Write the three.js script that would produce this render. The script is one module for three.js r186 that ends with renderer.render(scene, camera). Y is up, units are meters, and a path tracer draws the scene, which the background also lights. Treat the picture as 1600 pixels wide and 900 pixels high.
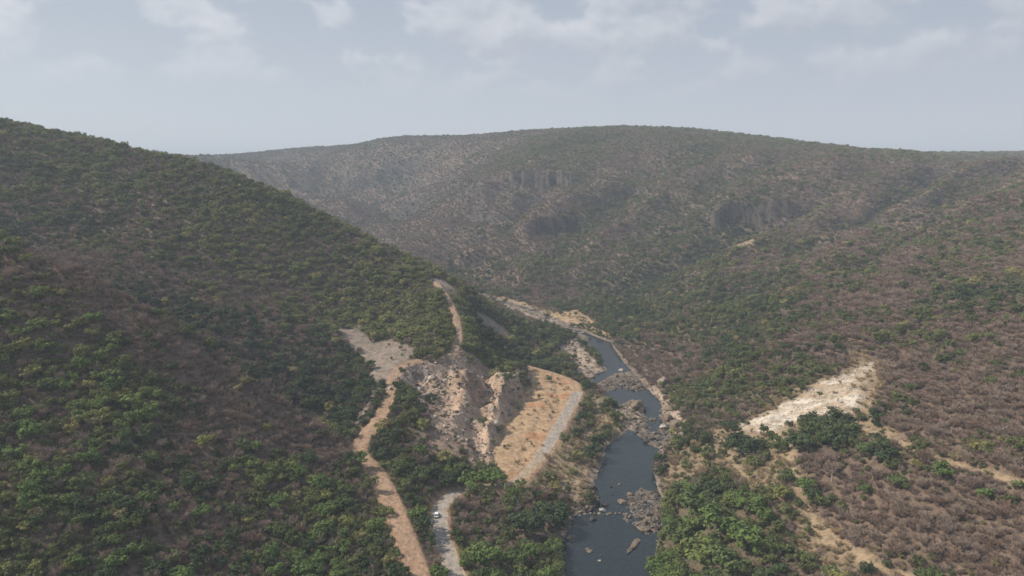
import * as THREE from 'three';
import { mergeGeometries } from 'three/addons/utils/BufferGeometryUtils.js';
import { ImprovedNoise } from 'three/addons/math/ImprovedNoise.js';

// ---------------------------------------------------------------- camera, sky, sun, exposure
const scene = new THREE.Scene();
const camera = new THREE.PerspectiveCamera(45.02, 16 / 9, 1, 12000);
camera.position.set(0, 155, 0);
camera.rotation.x = -0.1732;
scene.add(camera);

const sunDir = new THREE.Vector3(-0.72, 0.69, -0.10).normalize();
const sun = new THREE.DirectionalLight(new THREE.Color(1.0, 0.89, 0.74), 4.9);
sun.position.copy(sunDir).multiplyScalar(1500).add(new THREE.Vector3(0, 0, -500));
sun.target.position.set(0, 0, -500);
sun.castShadow = true;
sun.shadow.mapSize.set(4096, 4096);
Object.assign(sun.shadow.camera, { left: -900, right: 900, top: 900, bottom: -900, near: 10, far: 4000 });
sun.shadow.radius = 3;
scene.add(sun, sun.target);

const renderer = new THREE.WebGLRenderer({ antialias: true });
renderer.toneMapping = THREE.LinearToneMapping;
renderer.toneMappingExposure = 1.05;
renderer.shadowMap.enabled = true;

// ---------------------------------------------------------------- noise
function rng(seed) { let s = seed >>> 0; return () => { s = (s + 0x6D2B79F5) | 0; let t = Math.imul(s ^ (s >>> 15), 1 | s); t = (t + Math.imul(t ^ (t >>> 7), 61 | t)) ^ t; return ((t ^ (t >>> 14)) >>> 0) / 4294967296; }; }
function hash2(i, j, k) { let h = Math.imul(i, 374761393) ^ Math.imul(j, 668265263) ^ Math.imul(k, 2147483647 - 1234567); h = Math.imul(h ^ (h >>> 13), 1274126177); h = Math.imul(h ^ (h >>> 16), 2246822519); return ((h ^ (h >>> 15)) >>> 0) / 4294967296; }
function vnoise(x, y, k = 0) {
  const i = Math.floor(x), j = Math.floor(y), a = x - i, b = y - j, u = a * a * a * (a * (6 * a - 15) + 10), v = b * b * b * (b * (6 * b - 15) + 10);
  const p = hash2(i, j, k), q = hash2(i + 1, j, k), r = hash2(i, j + 1, k), s = hash2(i + 1, j + 1, k);
  return (p + (q - p) * u + (r - p) * v + (p - q - r + s) * u * v) * 2 - 1;
}
function fbm(x, y, k = 0, oct = 4) { let s = 0, a = 0.5, n = 0; for (let o = 0; o < oct; o++) { s += a * vnoise(x, y, k + o * 17); n += a; a *= 0.5; const t = x * 1.62 - y * 1.18; y = x * 1.18 + y * 1.62; x = t; } return s / n; }
const clamp = (v, a, b) => v < a ? a : v > b ? b : v;
const sstep = (a, b, v) => { const t = clamp((v - a) / (b - a), 0, 1); return t * t * (3 - 2 * t); };
const lerp = (a, b, t) => a + (b - a) * t;

const perlin = new ImprovedNoise();
function cloud3(x, y, z) { let s = 0, a = 0.5; for (let o = 0; o < 6; o++) { const p = perlin.noise(x, y, z); s += a * (o < 2 ? p : 0.55 - 1.3 * Math.abs(p)); a *= 0.56; x = x * 2.03 + 1.7; y = y * 2.03 + 9.2; z = z * 2.03 + 4.4; } return s; }
const CLX = 20.2, CLZ = 3.3;
// sky: hazy air, brighter towards the sun, with soft broken cumulus
{
  const W = 2048, Hh = 1024, d = new Float32Array(W * Hh * 4), v = new THREE.Vector3();
  for (let j = 0; j < Hh; j++) {
    const el = ((j + 0.5) / Hh - 0.5) * Math.PI, ce = Math.cos(el), se = Math.sin(el);
    for (let i = 0; i < W; i++) {
      const az = ((i + 0.5) / W - 0.5) * 2 * Math.PI;
      v.set(ce * Math.cos(az), se, ce * Math.sin(az));
      const cosS = v.dot(sunDir), up = Math.max(se, 0);
      const zen = 1 - Math.exp(-up * 3.4);
      let r = lerp(0.70, 0.22, zen), g = lerp(0.735, 0.305, zen), b = lerp(0.765, 0.44, zen);
      const glow = 0.86 + 0.30 * Math.pow(Math.max(0, 0.5 + 0.5 * cosS), 3.0) + 0.35 * Math.pow(Math.max(0, cosS), 12);
      r *= glow * 1.0; g *= glow; b *= lerp(glow, 1, 0.25);
      if (up > 0.01) {
        // hazy cumulus: billows, brighter on the side of the sun
        const sx = v.x * 8.0 + CLX, sy = v.y * 14, sz = v.z * 8.0 + CLZ, k = 0.10;
        const n = cloud3(sx, sy, sz), m = cloud3(sx + sunDir.x * k, sy + sunDir.y * k * 2.4, sz + sunDir.z * k);
        const c = sstep(-0.04, 0.17, n) * sstep(0.07, 0.18, up), lit = clamp(0.42 + 2.0 * (n - m), 0, 1);
        const cr = lerp(0.55, 1.0, lit) * glow, cg = lerp(0.575, 0.98, lit) * glow, cb = lerp(0.63, 0.97, lit) * glow;
        r = lerp(r, cr, c * 0.4); g = lerp(g, cg, c * 0.4); b = lerp(b, cb, c * 0.4);
      }
      const o = (j * W + i) * 4; d[o] = r; d[o + 1] = g; d[o + 2] = b; d[o + 3] = 1;
    }
  }
  const tex = new THREE.DataTexture(d, W, Hh, THREE.RGBAFormat, THREE.FloatType);
  tex.mapping = THREE.EquirectangularReflectionMapping; tex.magFilter = THREE.LinearFilter; tex.needsUpdate = true;
  scene.background = tex; scene.environment = tex;
}

// ---------------------------------------------------------------- survey data: [x, height, distance north] in metres
const CP = [[-153.2,31.3,190.0],[-129.7,26.2,198.0],[-104.3,20.5,207.0],[-75.8,15.4,215.0],[-53.7,10.9,222.0],[-164.8,42.4,208.0],[-141.7,36.1,220.0],[-116.4,28.2,235.0],[-86.7,20.3,250.0],[-62.3,13.9,262.0],[-187.0,50.7,240.0],[-158.3,46.5,250.0],[-131.5,38.0,270.0],[-111.0,31.7,285.0],[-87.7,25.4,300.0],[-216.6,74.6,285.0],[-185.3,70.6,300.0],[-146.1,54.1,305.0],[-255.9,109.9,345.0],[-203.6,95.4,335.0],[-156.5,67.7,330.0],[-123.0,44.9,320.0],[-92.6,26.3,318.0],[-193.8,52.7,410.0],[-143.7,31.7,375.0],[-266.5,83.3,440.0],[-347.6,100.6,470.0],[-408.9,131.9,560.0],[-344.1,131.1,580.0],[-256.8,116.6,560.0],[-223.6,77.1,480.0],[-311.9,100.0,520.0],[-185.3,82.9,540.0],[-156.9,51.7,450.0],[-141.3,31.6,400.0],[-128.8,59.3,530.0],[-110.8,38.7,450.0],[-99.9,18.4,370.0],[-89.7,26.9,390.0],[-83.1,42.8,490.0],[-80.0,58.4,535.0],[-502.1,196.4,700.0],[-404.0,177.5,690.0],[-307.9,156.1,680.0],[-219.2,132.5,650.0],[-134.9,94.6,610.0],[-86.7,77.9,585.0],[-57.4,65.3,560.0],[-22.5,36.5,600.0],[10.7,18.7,565.0],[35.6,4.8,535.0],[-19.0,22.2,500.0],[0.0,19.7,500.0],[-29.4,37.1,520.0],[-245.0,62.0,395.0],[-190.0,46.0,378.0],[-150.0,33.0,362.0],[-118.0,24.0,350.0],[-274.1,60.0,800.0],[-240.5,118.0,710.0],[-653.7,150.0,900.0],[-376.6,95.0,820.0],[-160.7,50.0,720.0],[-101.6,40.0,680.0],[-67.1,28.0,650.0],[-504.2,125.0,850.0],[-100.0,7.0,850.0],[-220.0,8.0,920.0],[-380.0,9.0,1000.0],[-560.0,12.0,1080.0],[-800.0,30.0,1150.0],[-1063.8,175.4,2400.0],[-694.9,201.6,2200.0],[-396.2,220.6,2000.0],[-166.5,221.0,1850.0],[-30.6,217.3,1700.0],[69.7,215.9,1550.0],[133.0,220.2,1480.0],[260.5,219.8,1450.0],[382.7,216.9,1420.0],[496.5,205.0,1380.0],[585.6,188.6,1300.0],[671.8,172.6,1220.0],[809.4,171.4,1400.0],[976.1,166.6,1350.0],[-248.0,54.3,1350.0],[-155.3,37.3,1050.0],[-102.0,24.1,1000.0],[-309.8,106.2,1700.0],[-634.9,152.0,2000.0],[-253.6,167.6,1750.0],[-132.3,99.9,1450.0],[-110.4,54.1,1200.0],[-52.6,152.0,1450.0],[-44.0,76.1,1200.0],[0.0,140.7,1260.0],[102.2,140.8,1250.0],[0.0,118.7,1235.0],[100.5,119.0,1225.0],[21.2,89.2,1160.0],[-19.9,63.9,1080.0],[-75.5,35.8,1020.0],[-60.4,33.1,930.0],[0.0,56.6,1000.0],[48.2,80.8,1050.0],[102.3,106.7,1120.0],[171.7,136.1,1180.0],[234.2,154.2,1230.0],[53.2,51.6,960.0],[92.8,74.3,1010.0],[41.7,36.9,900.0],[61.5,77.4,1030.0],[59.0,58.1,985.0],[133.5,86.2,1040.0],[114.2,39.5,880.0],[104.7,12.0,800.0],[313.1,100.6,950.0],[301.4,77.8,910.0],[147.0,36.2,790.0],[199.8,53.6,830.0],[245.9,70.0,860.0],[337.7,89.6,920.0],[172.4,36.5,740.0],[228.5,53.5,770.0],[302.7,70.0,820.0],[446.5,102.2,920.0],[276.2,162.9,1220.0],[399.1,152.0,1100.0],[454.2,143.1,1000.0],[619.1,152.0,1050.0],[725.6,152.0,1000.0],[554.9,124.7,760.0],[452.3,110.9,760.0],[441.6,103.1,600.0],[337.5,80.4,560.0],[349.8,83.1,470.0],[279.1,64.0,600.0],[220.6,48.8,590.0],[166.3,31.9,590.0],[120.6,9.4,640.0],[129.2,9.4,545.0],[106.5,6.0,485.0],[153.2,32.3,190.0],[170.4,39.7,215.0],[190.9,49.6,245.0],[229.9,56.8,300.0],[282.7,69.5,375.0],[133.0,24.0,203.0],[148.1,31.8,230.0],[167.8,41.1,265.0],[199.3,50.3,320.0],[251.1,61.7,410.0],[109.9,14.5,218.0],[123.8,21.3,250.0],[141.2,30.6,290.0],[164.4,34.5,315.0],[194.0,45.3,370.0],[198.5,51.3,420.0],[167.6,40.7,350.0],[130.4,19.5,355.0],[134.1,24.7,400.0],[156.0,30.0,470.0],[81.1,6.9,230.0],[91.9,13.4,265.0],[106.0,15.7,310.0],[97.9,11.6,335.0],[-150.0,55.0,0.0],[-60.0,20.0,0.0],[0.0,8.0,0.0],[150.0,45.0,0.0],[-300.0,90.0,200.0],[300.0,85.0,200.0],[-500.0,150.0,300.0],[500.0,120.0,300.0],[-720.0,215.0,720.0],[-1200.0,240.0,700.0],[-1200.0,200.0,1500.0],[-1500.0,200.0,2500.0],[-700.0,170.0,1700.0],[-300.0,90.0,1500.0],[700.0,150.0,600.0],[1200.0,190.0,700.0],[1500.0,195.0,1500.0],[900.0,150.0,0.0],[-900.0,200.0,0.0],[0.0,10.0,-400.0],[-200.0,80.0,-400.0],[250.0,80.0,-400.0],[0.0,205.0,2300.0],[500.0,205.0,2200.0],[1000.0,190.0,2200.0],[0.0,190.0,3200.0],[1200.0,190.0,3200.0],[-1200.0,190.0,3400.0],[-500.0,200.0,2800.0],[1800.0,190.0,2600.0],[-2000.0,220.0,0.0],[2000.0,200.0,0.0],[-2000.0,200.0,3000.0],[2400.0,200.0,1500.0],[-2400.0,220.0,1500.0],[-60.0,20.0,-1200.0],[-700.0,150.0,-1200.0],[700.0,150.0,-1200.0],[20.7,1.5,243.9],[21.7,1.5,272.0],[40.9,2.1,311.8],[52.7,2.1,368.4],[78.9,3.1,407.8],[57.3,4.3,474.4],[52.7,5.5,618.6],[13.1,7.5,695.9],[-25.6,7.5,779.6],[53.6,1.5,243.9],[61.9,1.5,272.0],[72.3,2.1,336.8],[92.3,3.1,407.8],[96.1,3.3,454.8],[87.4,4.5,540.5],[78.1,5.5,606.6],[23.6,7.5,718.4],[-22.4,7.5,795.4],[-27.4,12.0,203.6],[-38.3,13.5,239.2],[-55.0,16.0,283.7],[-73.7,20.0,315.2],[-70.0,24.0,348.3],[-69.7,30.0,382.5],[-58.5,34.9,424.0],[-35.8,39.5,450.0],[-46.7,56.5,508.0],[-14.0,7.0,210.7],[-25.8,7.0,250.2],[-31.4,7.0,280.9],[-23.2,7.2,301.7],[-1.5,8.0,305.3],[16.8,8.0,344.0],[43.4,9.0,438.7],[43.4,9.5,457.8],[8.4,12.0,489.6],[0.0,8.0,356.9],[-6.5,8.5,330.8],[11.7,9.0,404.5],[24.7,9.0,428.4],[27.9,7.5,358.1],[18.8,4.0,318.5],[-18.9,12.0,322.9],[-54.3,27.9,352.0],[-50.4,30.9,375.0],[-64.2,19.1,330.0],[-13.4,22.8,470.0],[-16.5,17.0,430.0],[0.0,26.6,413.0],[15.2,18.1,455.0],[-12.2,29.2,425.0],[-23.3,25.1,405.0],[-32.4,29.2,425.0],[32.0,-1.0,150.0],[28.0,-1.0,60.0],[30.0,-1.0,-100.0],[20.0,-1.0,-300.0]];
const DIRT = [[-27.4,12.0,203.6],[-32.7,13.0,223.5],[-38.3,13.5,239.2],[-46.0,15.0,260.4],[-55.0,16.0,283.7],[-65.4,18.0,303.7],[-73.7,20.0,315.2],[-73.3,22.0,331.2],[-70.0,24.0,348.3],[-69.1,26.0,362.4],[-69.7,30.0,382.5],[-69.7,32.4,410.0],[-58.5,34.9,424.0],[-41.1,35.6,432.0],[-35.8,39.5,450.0],[-37.9,46.2,478.0],[-46.7,56.5,508.0],[-59.5,65.1,540.0]];
const ROAD = [[-14.0,7.0,210.7],[-20.7,7.0,232.9],[-25.8,7.0,250.2],[-29.8,7.0,264.7],[-31.4,7.0,280.9],[-29.5,7.0,292.7],[-23.2,7.2,301.7],[-12.0,7.6,304.8],[-1.5,8.0,305.3],[4.6,8.0,313.5],[16.8,8.0,344.0],[30.1,8.4,389.7],[43.4,9.0,438.7]];
const TRACK = [[43.4,9.0,438.7],[43.4,9.5,457.8],[29.4,10.5,473.9],[8.4,12.0,489.6]];
const LB = [[18.9,0.0,220.7],[20.7,0.0,243.9],[19.9,0.0,262.0],[21.7,0.0,272.0],[25.9,0.0,282.7],[27.7,0.5,290.8],[38.5,0.5,299.2],[40.9,0.6,311.8],[41.6,0.6,325.7],[45.2,0.6,336.8],[50.0,0.6,350.3],[52.7,0.6,368.4],[62.0,1.6,380.0],[72.5,1.6,394.0],[78.9,1.6,407.8],[82.4,1.8,420.9],[75.7,1.8,424.4],[67.7,1.8,434.1],[64.4,1.8,446.9],[64.1,1.8,460.3],[57.3,2.8,474.4],[57.1,2.8,489.6],[64.6,2.8,500.8],[72.8,3.0,508.4],[72.2,3.0,522.2],[70.4,3.0,548.2],[67.7,3.0,570.3],[64.0,3.0,592.0],[52.7,4.0,618.6],[37.1,4.0,655.1],[13.1,6.0,695.9],[-6.9,6.0,735.4],[-25.6,6.0,779.6]];
const RB = [[50.4,0.0,220.7],[53.6,0.0,243.9],[54.8,0.0,252.7],[59.8,0.0,264.4],[61.9,0.0,272.0],[66.3,0.0,282.7],[69.8,0.5,299.2],[70.7,0.6,311.8],[71.7,0.6,325.7],[72.3,0.6,336.8],[76.7,0.6,350.3],[82.6,0.6,365.7],[87.5,0.6,374.9],[91.5,1.6,389.9],[92.3,1.6,407.8],[95.8,1.8,424.4],[98.0,1.8,439.1],[96.1,1.8,454.8],[94.4,1.8,468.8],[92.0,2.8,480.4],[90.6,2.8,499.1],[89.0,3.0,518.7],[87.4,3.0,540.5],[86.3,3.0,568.2],[87.0,3.0,592.0],[78.1,4.0,606.6],[63.4,4.0,639.0],[45.4,6.0,668.8],[23.6,6.0,718.4],[0.0,6.0,756.9],[-22.4,6.0,795.4]];
const BENCH = [[6.6,12.0,491.3],[16.3,11.0,489.7],[31.9,10.0,477.1],[42.8,9.5,460.7],[45.8,9.0,450.9],[45.5,9.0,438.7],[34.3,8.4,395.1],[21.0,8.0,348.2],[11.0,8.0,320.7],[3.6,8.0,302.0],[0.0,8.0,303.3],[-8.9,8.5,324.7],[-10.7,8.5,342.8],[-5.4,8.8,373.5],[0.0,9.0,404.5],[6.2,9.5,429.4],[13.9,10.0,452.0],[10.0,11.0,475.3]];
const PITS = [[[-23.8,12.0,385.4],[-16.4,11.0,386.0],[-14.4,10.5,371.1],[-16.4,10.0,352.1],[-14.1,9.5,334.8],[-8.8,9.0,320.7],[-13.0,9.0,314.9],[-19.8,10.0,339.3],[-24.4,11.0,358.5]],[[-59.0,25.0,405.2],[-53.9,27.0,414.4],[-40.4,28.5,414.9],[-35.7,25.0,405.2],[-32.3,19.0,389.8],[-32.9,14.0,369.9],[-39.3,14.0,362.1],[-51.9,20.0,384.8]],[[-15.5,16.0,425.3],[-11.3,15.0,420.7],[-9.4,13.0,404.7],[-13.3,12.0,394.0],[-18.9,12.0,390.7],[-20.3,13.0,404.7]]];
const PITSLOPE = [1.2, 1.2, 1.3];
const CLIFFS = [[51.0, 1245, 95, 50, 132.7, 25], [63.1, 1008, 48, 44, 70.9, 20], [311.5, 930, 85, 55, 91.9, 26], [249.6, 905, 50, 45, 85.3, 18], [150.5, 810, 40, 35, 43.8, 12], [196.0, 1130, 30, 40, 114.4, 12]];
const BUMPS = [[-9.1, 360, 10.5, 15, 6.5, 0.2], [-4.6, 398, 7, 16, 6, 0.12], [-27.8, 402, 9, 24, 5, -0.1]];
const RAISE = [[[[53.9,0.5,306.8],[63.7,0.5,315.4],[70.7,0.5,312.0],[68.6,0.3,293.6],[64.0,0.0,277.2],[57.7,0.0,273.0],[53.0,0.0,280.5],[49.3,-0.0,287.2],[53.8,0.3,293.6]],0.75],[[[26.8,0.4,291.0],[29.9,0.5,302.3],[37.5,0.6,317.2],[41.0,0.6,313.2],[41.8,0.5,302.3],[36.3,0.4,293.4]],0.6],[[[70.1,1.2,390.9],[78.9,1.6,407.8],[83.9,1.7,422.3],[85.0,1.6,411.2],[81.1,1.3,394.7],[81.9,1.0,383.4],[91.2,1.5,402.7],[95.5,1.5,408.1],[98.5,1.2,390.9],[94.7,0.8,374.4],[81.5,0.7,363.7],[75.4,0.8,372.5]],0.75],[[[56.6,2.0,468.2],[67.6,2.6,487.1],[76.3,2.8,499.1],[89.3,2.9,505.4],[93.8,2.6,490.2],[96.1,2.0,468.2],[86.1,1.9,460.0],[78.6,2.0,468.2],[68.4,1.9,460.0],[61.5,1.9,457.3]],0.85],[[[63.1,1.8,422.1],[68.6,1.8,431.7],[78.6,1.8,441.7],[85.8,1.8,436.6],[83.1,1.6,413.4],[71.9,1.4,390.4],[65.7,1.5,394.2]],1.6],[[[45.8,1.8,424.4],[56.4,1.8,434.1],[65.4,1.8,429.2],[64.5,1.8,417.4],[53.6,1.8,410.6],[45.9,1.8,412.9]],2.0],[[[-25.7,6.0,783.5],[0.0,6.0,742.4],[32.1,5.0,682.1],[59.0,4.0,623.6],[71.2,3.5,601.5],[64.7,3.2,593.5],[42.4,4.0,641.6],[13.0,6.0,692.8],[-13.9,6.0,738.9]],1.9]];
const FOLDS = [[[[-345.0,142.1,360.0],[-296.2,126.5,350.0],[-255.9,110.9,345.0],[-203.6,96.4,335.0],[-156.5,68.7,330.0],[-123.0,45.9,320.0],[-101.5,33.8,318.0],[-83.0,23.2,316.0]],6.5,12],[[[-330.0,90.0,430.0],[-245.0,70.0,395.0],[-190.0,50.0,378.0],[-150.0,36.0,364.0],[-118.0,26.0,352.0],[-90.0,22.0,343.0]],-12,17],[[[-102.0,29.0,1000.0],[-53.3,50.0,1050.0],[-15.0,68.5,1085.0],[26.7,94.1,1165.0],[56.3,119.5,1235.0]],-26,34],[[[-64.4,35.0,925.0],[0.0,59.6,1000.0],[48.2,83.8,1050.0],[102.3,109.7,1120.0],[171.7,139.1,1180.0],[234.2,157.2,1230.0]],12,26],[[[37.4,38.9,895.0],[64.1,56.7,965.0],[97.5,77.3,1010.0],[159.6,101.0,1090.0],[209.6,124.0,1150.0]],-13,34],[[[110.0,21.4,785.0],[148.7,41.5,800.0],[200.9,57.6,835.0],[251.1,74.9,865.0],[301.1,85.0,910.0],[352.6,99.3,950.0]],-22,32],[[[164.5,37.5,735.0],[228.5,56.5,770.0],[302.6,74.5,820.0],[446.5,105.2,920.0]],10,24],[[[-244.5,52.6,1330.0],[-265.8,97.5,1600.0],[-277.8,151.8,1780.0]],-34,60],[[[269.8,57.4,590.0],[344.2,73.2,640.0],[449.3,94.6,740.0],[559.5,116.7,850.0]],-13,26],[[[-137.1,44.1,1060.0],[-129.1,74.1,1280.0],[-94.4,115.1,1480.0],[-58.0,169.3,1600.0]],14,50],[[[166.3,34.9,590.0],[227.0,49.1,640.0],[293.8,62.9,720.0],[364.5,76.0,790.0]],-10,24]];
const SCREE = [[-129.2,45.6,480.6],[-114.8,42,476.4],[-110,43,485.8],[-92.8,38.1,455.5],[-88.3,39.3,466.6],[-73.7,39.6,444.4],[-57,38.6,435.3],[-64.7,35.4,425.1],[-70.9,32.2,408],[-71,30.4,386],[-76.5,29.1,387.6],[-78.8,23.9,363.3],[-80.3,21.1,333.5],[-83.8,21.2,340.1],[-83.4,23,369.8],[-80.7,28.5,389.6],[-87.3,31,412],[-99.8,34.1,437.4],[-111.6,38.8,452.7]];
const SLIP = [[-26.5,40.5,542.2],[-12.9,31.4,547.7],[3.1,19.3,547.3],[-1,20.8,528.7],[-17.5,29,528.7],[-28.7,39.1,524.8]];
const TOPCUT = [[-69.9,65.9,551.3],[-53.8,63.3,560.3],[-43.5,55.6,553],[-44.9,56.2,509.2],[-52.6,58.5,509.8],[-58,63.9,535.2]];
const SLIDE = [[119,14.3,361.3],[133.7,20.5,359.4],[148.8,28.9,359.5],[163.7,36.7,363.2],[180,40.3,369],[194.9,43,378.3],[206.1,45.9,383.7],[196.6,44.7,366.4],[176,44.2,340],[171.5,38.3,323.3],[164.6,33.8,316.1],[157.3,33.6,325.5],[153.4,30.2,338.1],[144.3,24.3,342.7],[136.3,21,338.8],[127.7,18,346.5]];
const SLIDETAN = [[96.1,8.9,346.1],[112.6,12.2,363],[136.6,22.2,362.8],[162.7,36.6,369.2],[203.7,47.4,389.6],[208,46.3,379.8],[175.8,39.5,319.8],[163.7,39.4,280.6],[159.5,32.8,304.3],[150.1,28,337.5],[131.5,22.5,314],[128.7,18.7,331],[115.3,15.5,338.7],[100.9,12.3,333.9]];
const QUARRY = [[-70.4,31.4,397.7],[-63.6,33.6,416.9],[-40.9,35,429.7],[-32.9,36.7,443.9],[-23.4,29.1,447.6],[-12.9,21.5,451.1],[0,19.6,446.9],[13.3,10.5,464.9],[6.2,9.5,427],[0,8.8,393.9],[-6.9,8.6,355.4],[-7.8,9.1,318.3],[-17,10.3,315.6],[-26.3,16,337.5],[-35.7,17.6,333.6],[-43.9,25.1,349.9],[-56.4,30.1,366.6]];
const SHELF = [[36.1,7.3,560.2],[56.7,4.1,599],[63,4.4,543],[70.8,3.4,512.1],[56.7,3.1,473.3],[48.1,5.1,479.1],[45.9,3.3,535.7]];
const BANK = [[44.2,9,438.7],[55.6,3.9,463.7],[63.7,2.4,441.3],[63.3,3,409.7],[71.8,2.1,401.1],[58.7,1.5,377.4],[51.6,0.9,365.1],[46.7,0.5,340.9],[40.3,0.9,314.6],[29.4,1.6,297],[24.2,3.1,306.7],[9,6,304.2],[4.5,7.7,303.9],[16.6,8,339.9],[32,8.4,389.7]];
const FARTAN = [[-36.4,7,810.7],[0,7,770.4],[39.4,7.5,698.2],[67.4,6.3,717],[83.2,4.5,652.8],[87,5.1,604.6],[63.6,4.6,641.8],[31.6,6,671.8],[-3.4,6.9,720.9]];
const RBANK = [[95.3,3,473.9],[102.7,3.4,455.4],[104.2,4.9,415.8],[102.8,6.7,379],[93,3.4,368],[86.3,2.3,361.6],[78.1,1.2,347.4],[78.8,-0.5,363.9],[89.2,1.3,382.7],[92.1,1.1,414.6],[96.9,1.5,437.6]];
const BAR = [[55.6,-1,309.8],[64.3,-0.9,318.3],[69.8,0.7,310.3],[68.1,0.2,293.7],[64,0,279.4],[58,0.2,274.3],[53.2,-0.1,281.8],[49.9,-0.1,287.3]];
const RAPID2 = [[70.4,2,393],[79,2.5,408.9],[94.4,2,406.7],[97.9,3.4,385.2],[92.3,2.3,370.6],[81.9,0.7,365.5],[76.3,1.1,373.7],[71.4,0,376.4]];
const RAPID3 = [[58.2,3,466.6],[72.2,3.5,487.3],[82.9,3.4,495.5],[88.4,3.7,486.6],[94.7,2.3,470.3],[84.2,1.3,461.9],[71.1,1.8,463.1]];
const ISLET = [[64.8,3.3,420.2],[77.3,3.4,434.4],[88,0,439.3],[82.9,1.4,408.3],[71.7,1.8,389.3],[66.9,2.4,395]];
const UPBED = [[-25.8,6.7,787.9],[0,5.5,748.7],[32,7.6,679.2],[57,4.4,634.8],[74.4,2.7,604.7],[57.3,3.8,604.9],[36.1,5.5,637.6],[9.7,7.7,684.9],[-13.9,7.4,738.9]];
const RTAN = [[83.8,2,358.1],[107.7,12.4,346.2],[134,22.4,320.4],[122.8,23,272.5],[116.7,16.6,238.4],[125.6,21.1,215.3],[110.9,15.6,220.2],[108.7,15.1,247.8],[105.8,17.4,274.9],[100.1,13,309.7],[87.7,8,313.5],[74,1.8,306.2]];
const QROCKS = [[-62.3,27.8,396.5],[-54.2,25.8,410.2],[-43,27,409],[-35.3,20.1,390],[-33.1,20.7,357.2],[-35,17.6,333.6],[-41.8,23.9,348.4],[-54,23,387.2]];
const HOLLOW = [[-67.8,31.9,398.4],[-63.7,33.8,417.8],[-51.8,34.7,424.7],[-40,34.7,429.3],[-37.6,30.9,419.2],[-41.6,27.3,410.7],[-54.2,25.8,410.2],[-61.1,27.1,398.6]];
const KNOLL = [[-51.5,18.6,331.2],[-43.5,21.2,340.2],[-36,21,344.1],[-28.2,16.3,336.8],[-23.8,12.4,320.5],[-31.4,13.8,321.8],[-40.1,14.8,321.1],[-48.8,15.9,323.1]];
const LROCKS = [[27,0.8,292.6],[31.1,1.9,299.7],[38.6,1.3,313.7],[41.1,0.4,305.8],[38.2,0,296.6],[31.7,-0.2,291]];
const TRAILA = [[111.6,12.1,359.4],[128.9,18.7,350.2],[133.8,21.6,323.8],[121.5,24.4,281.6],[118.3,18.8,258.4],[120,18.3,235.4],[123.3,20.5,219.2],[129.8,21.9,207.6]];
const TRAILB = [[165,34,315.8],[163,39.4,279.3],[169.5,41.5,255],[177,42.4,244],[181.8,43.8,231],[184.6,44.9,220.1]];
const TRAILC = [[106.3,13.9,332.5],[105.6,14.6,309.8],[105.6,16.2,288.8]];
const TRAILD = [[260.1,37.1,889.6],[256.7,64.7,792.7],[282.1,74.2,793.7]];
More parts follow.
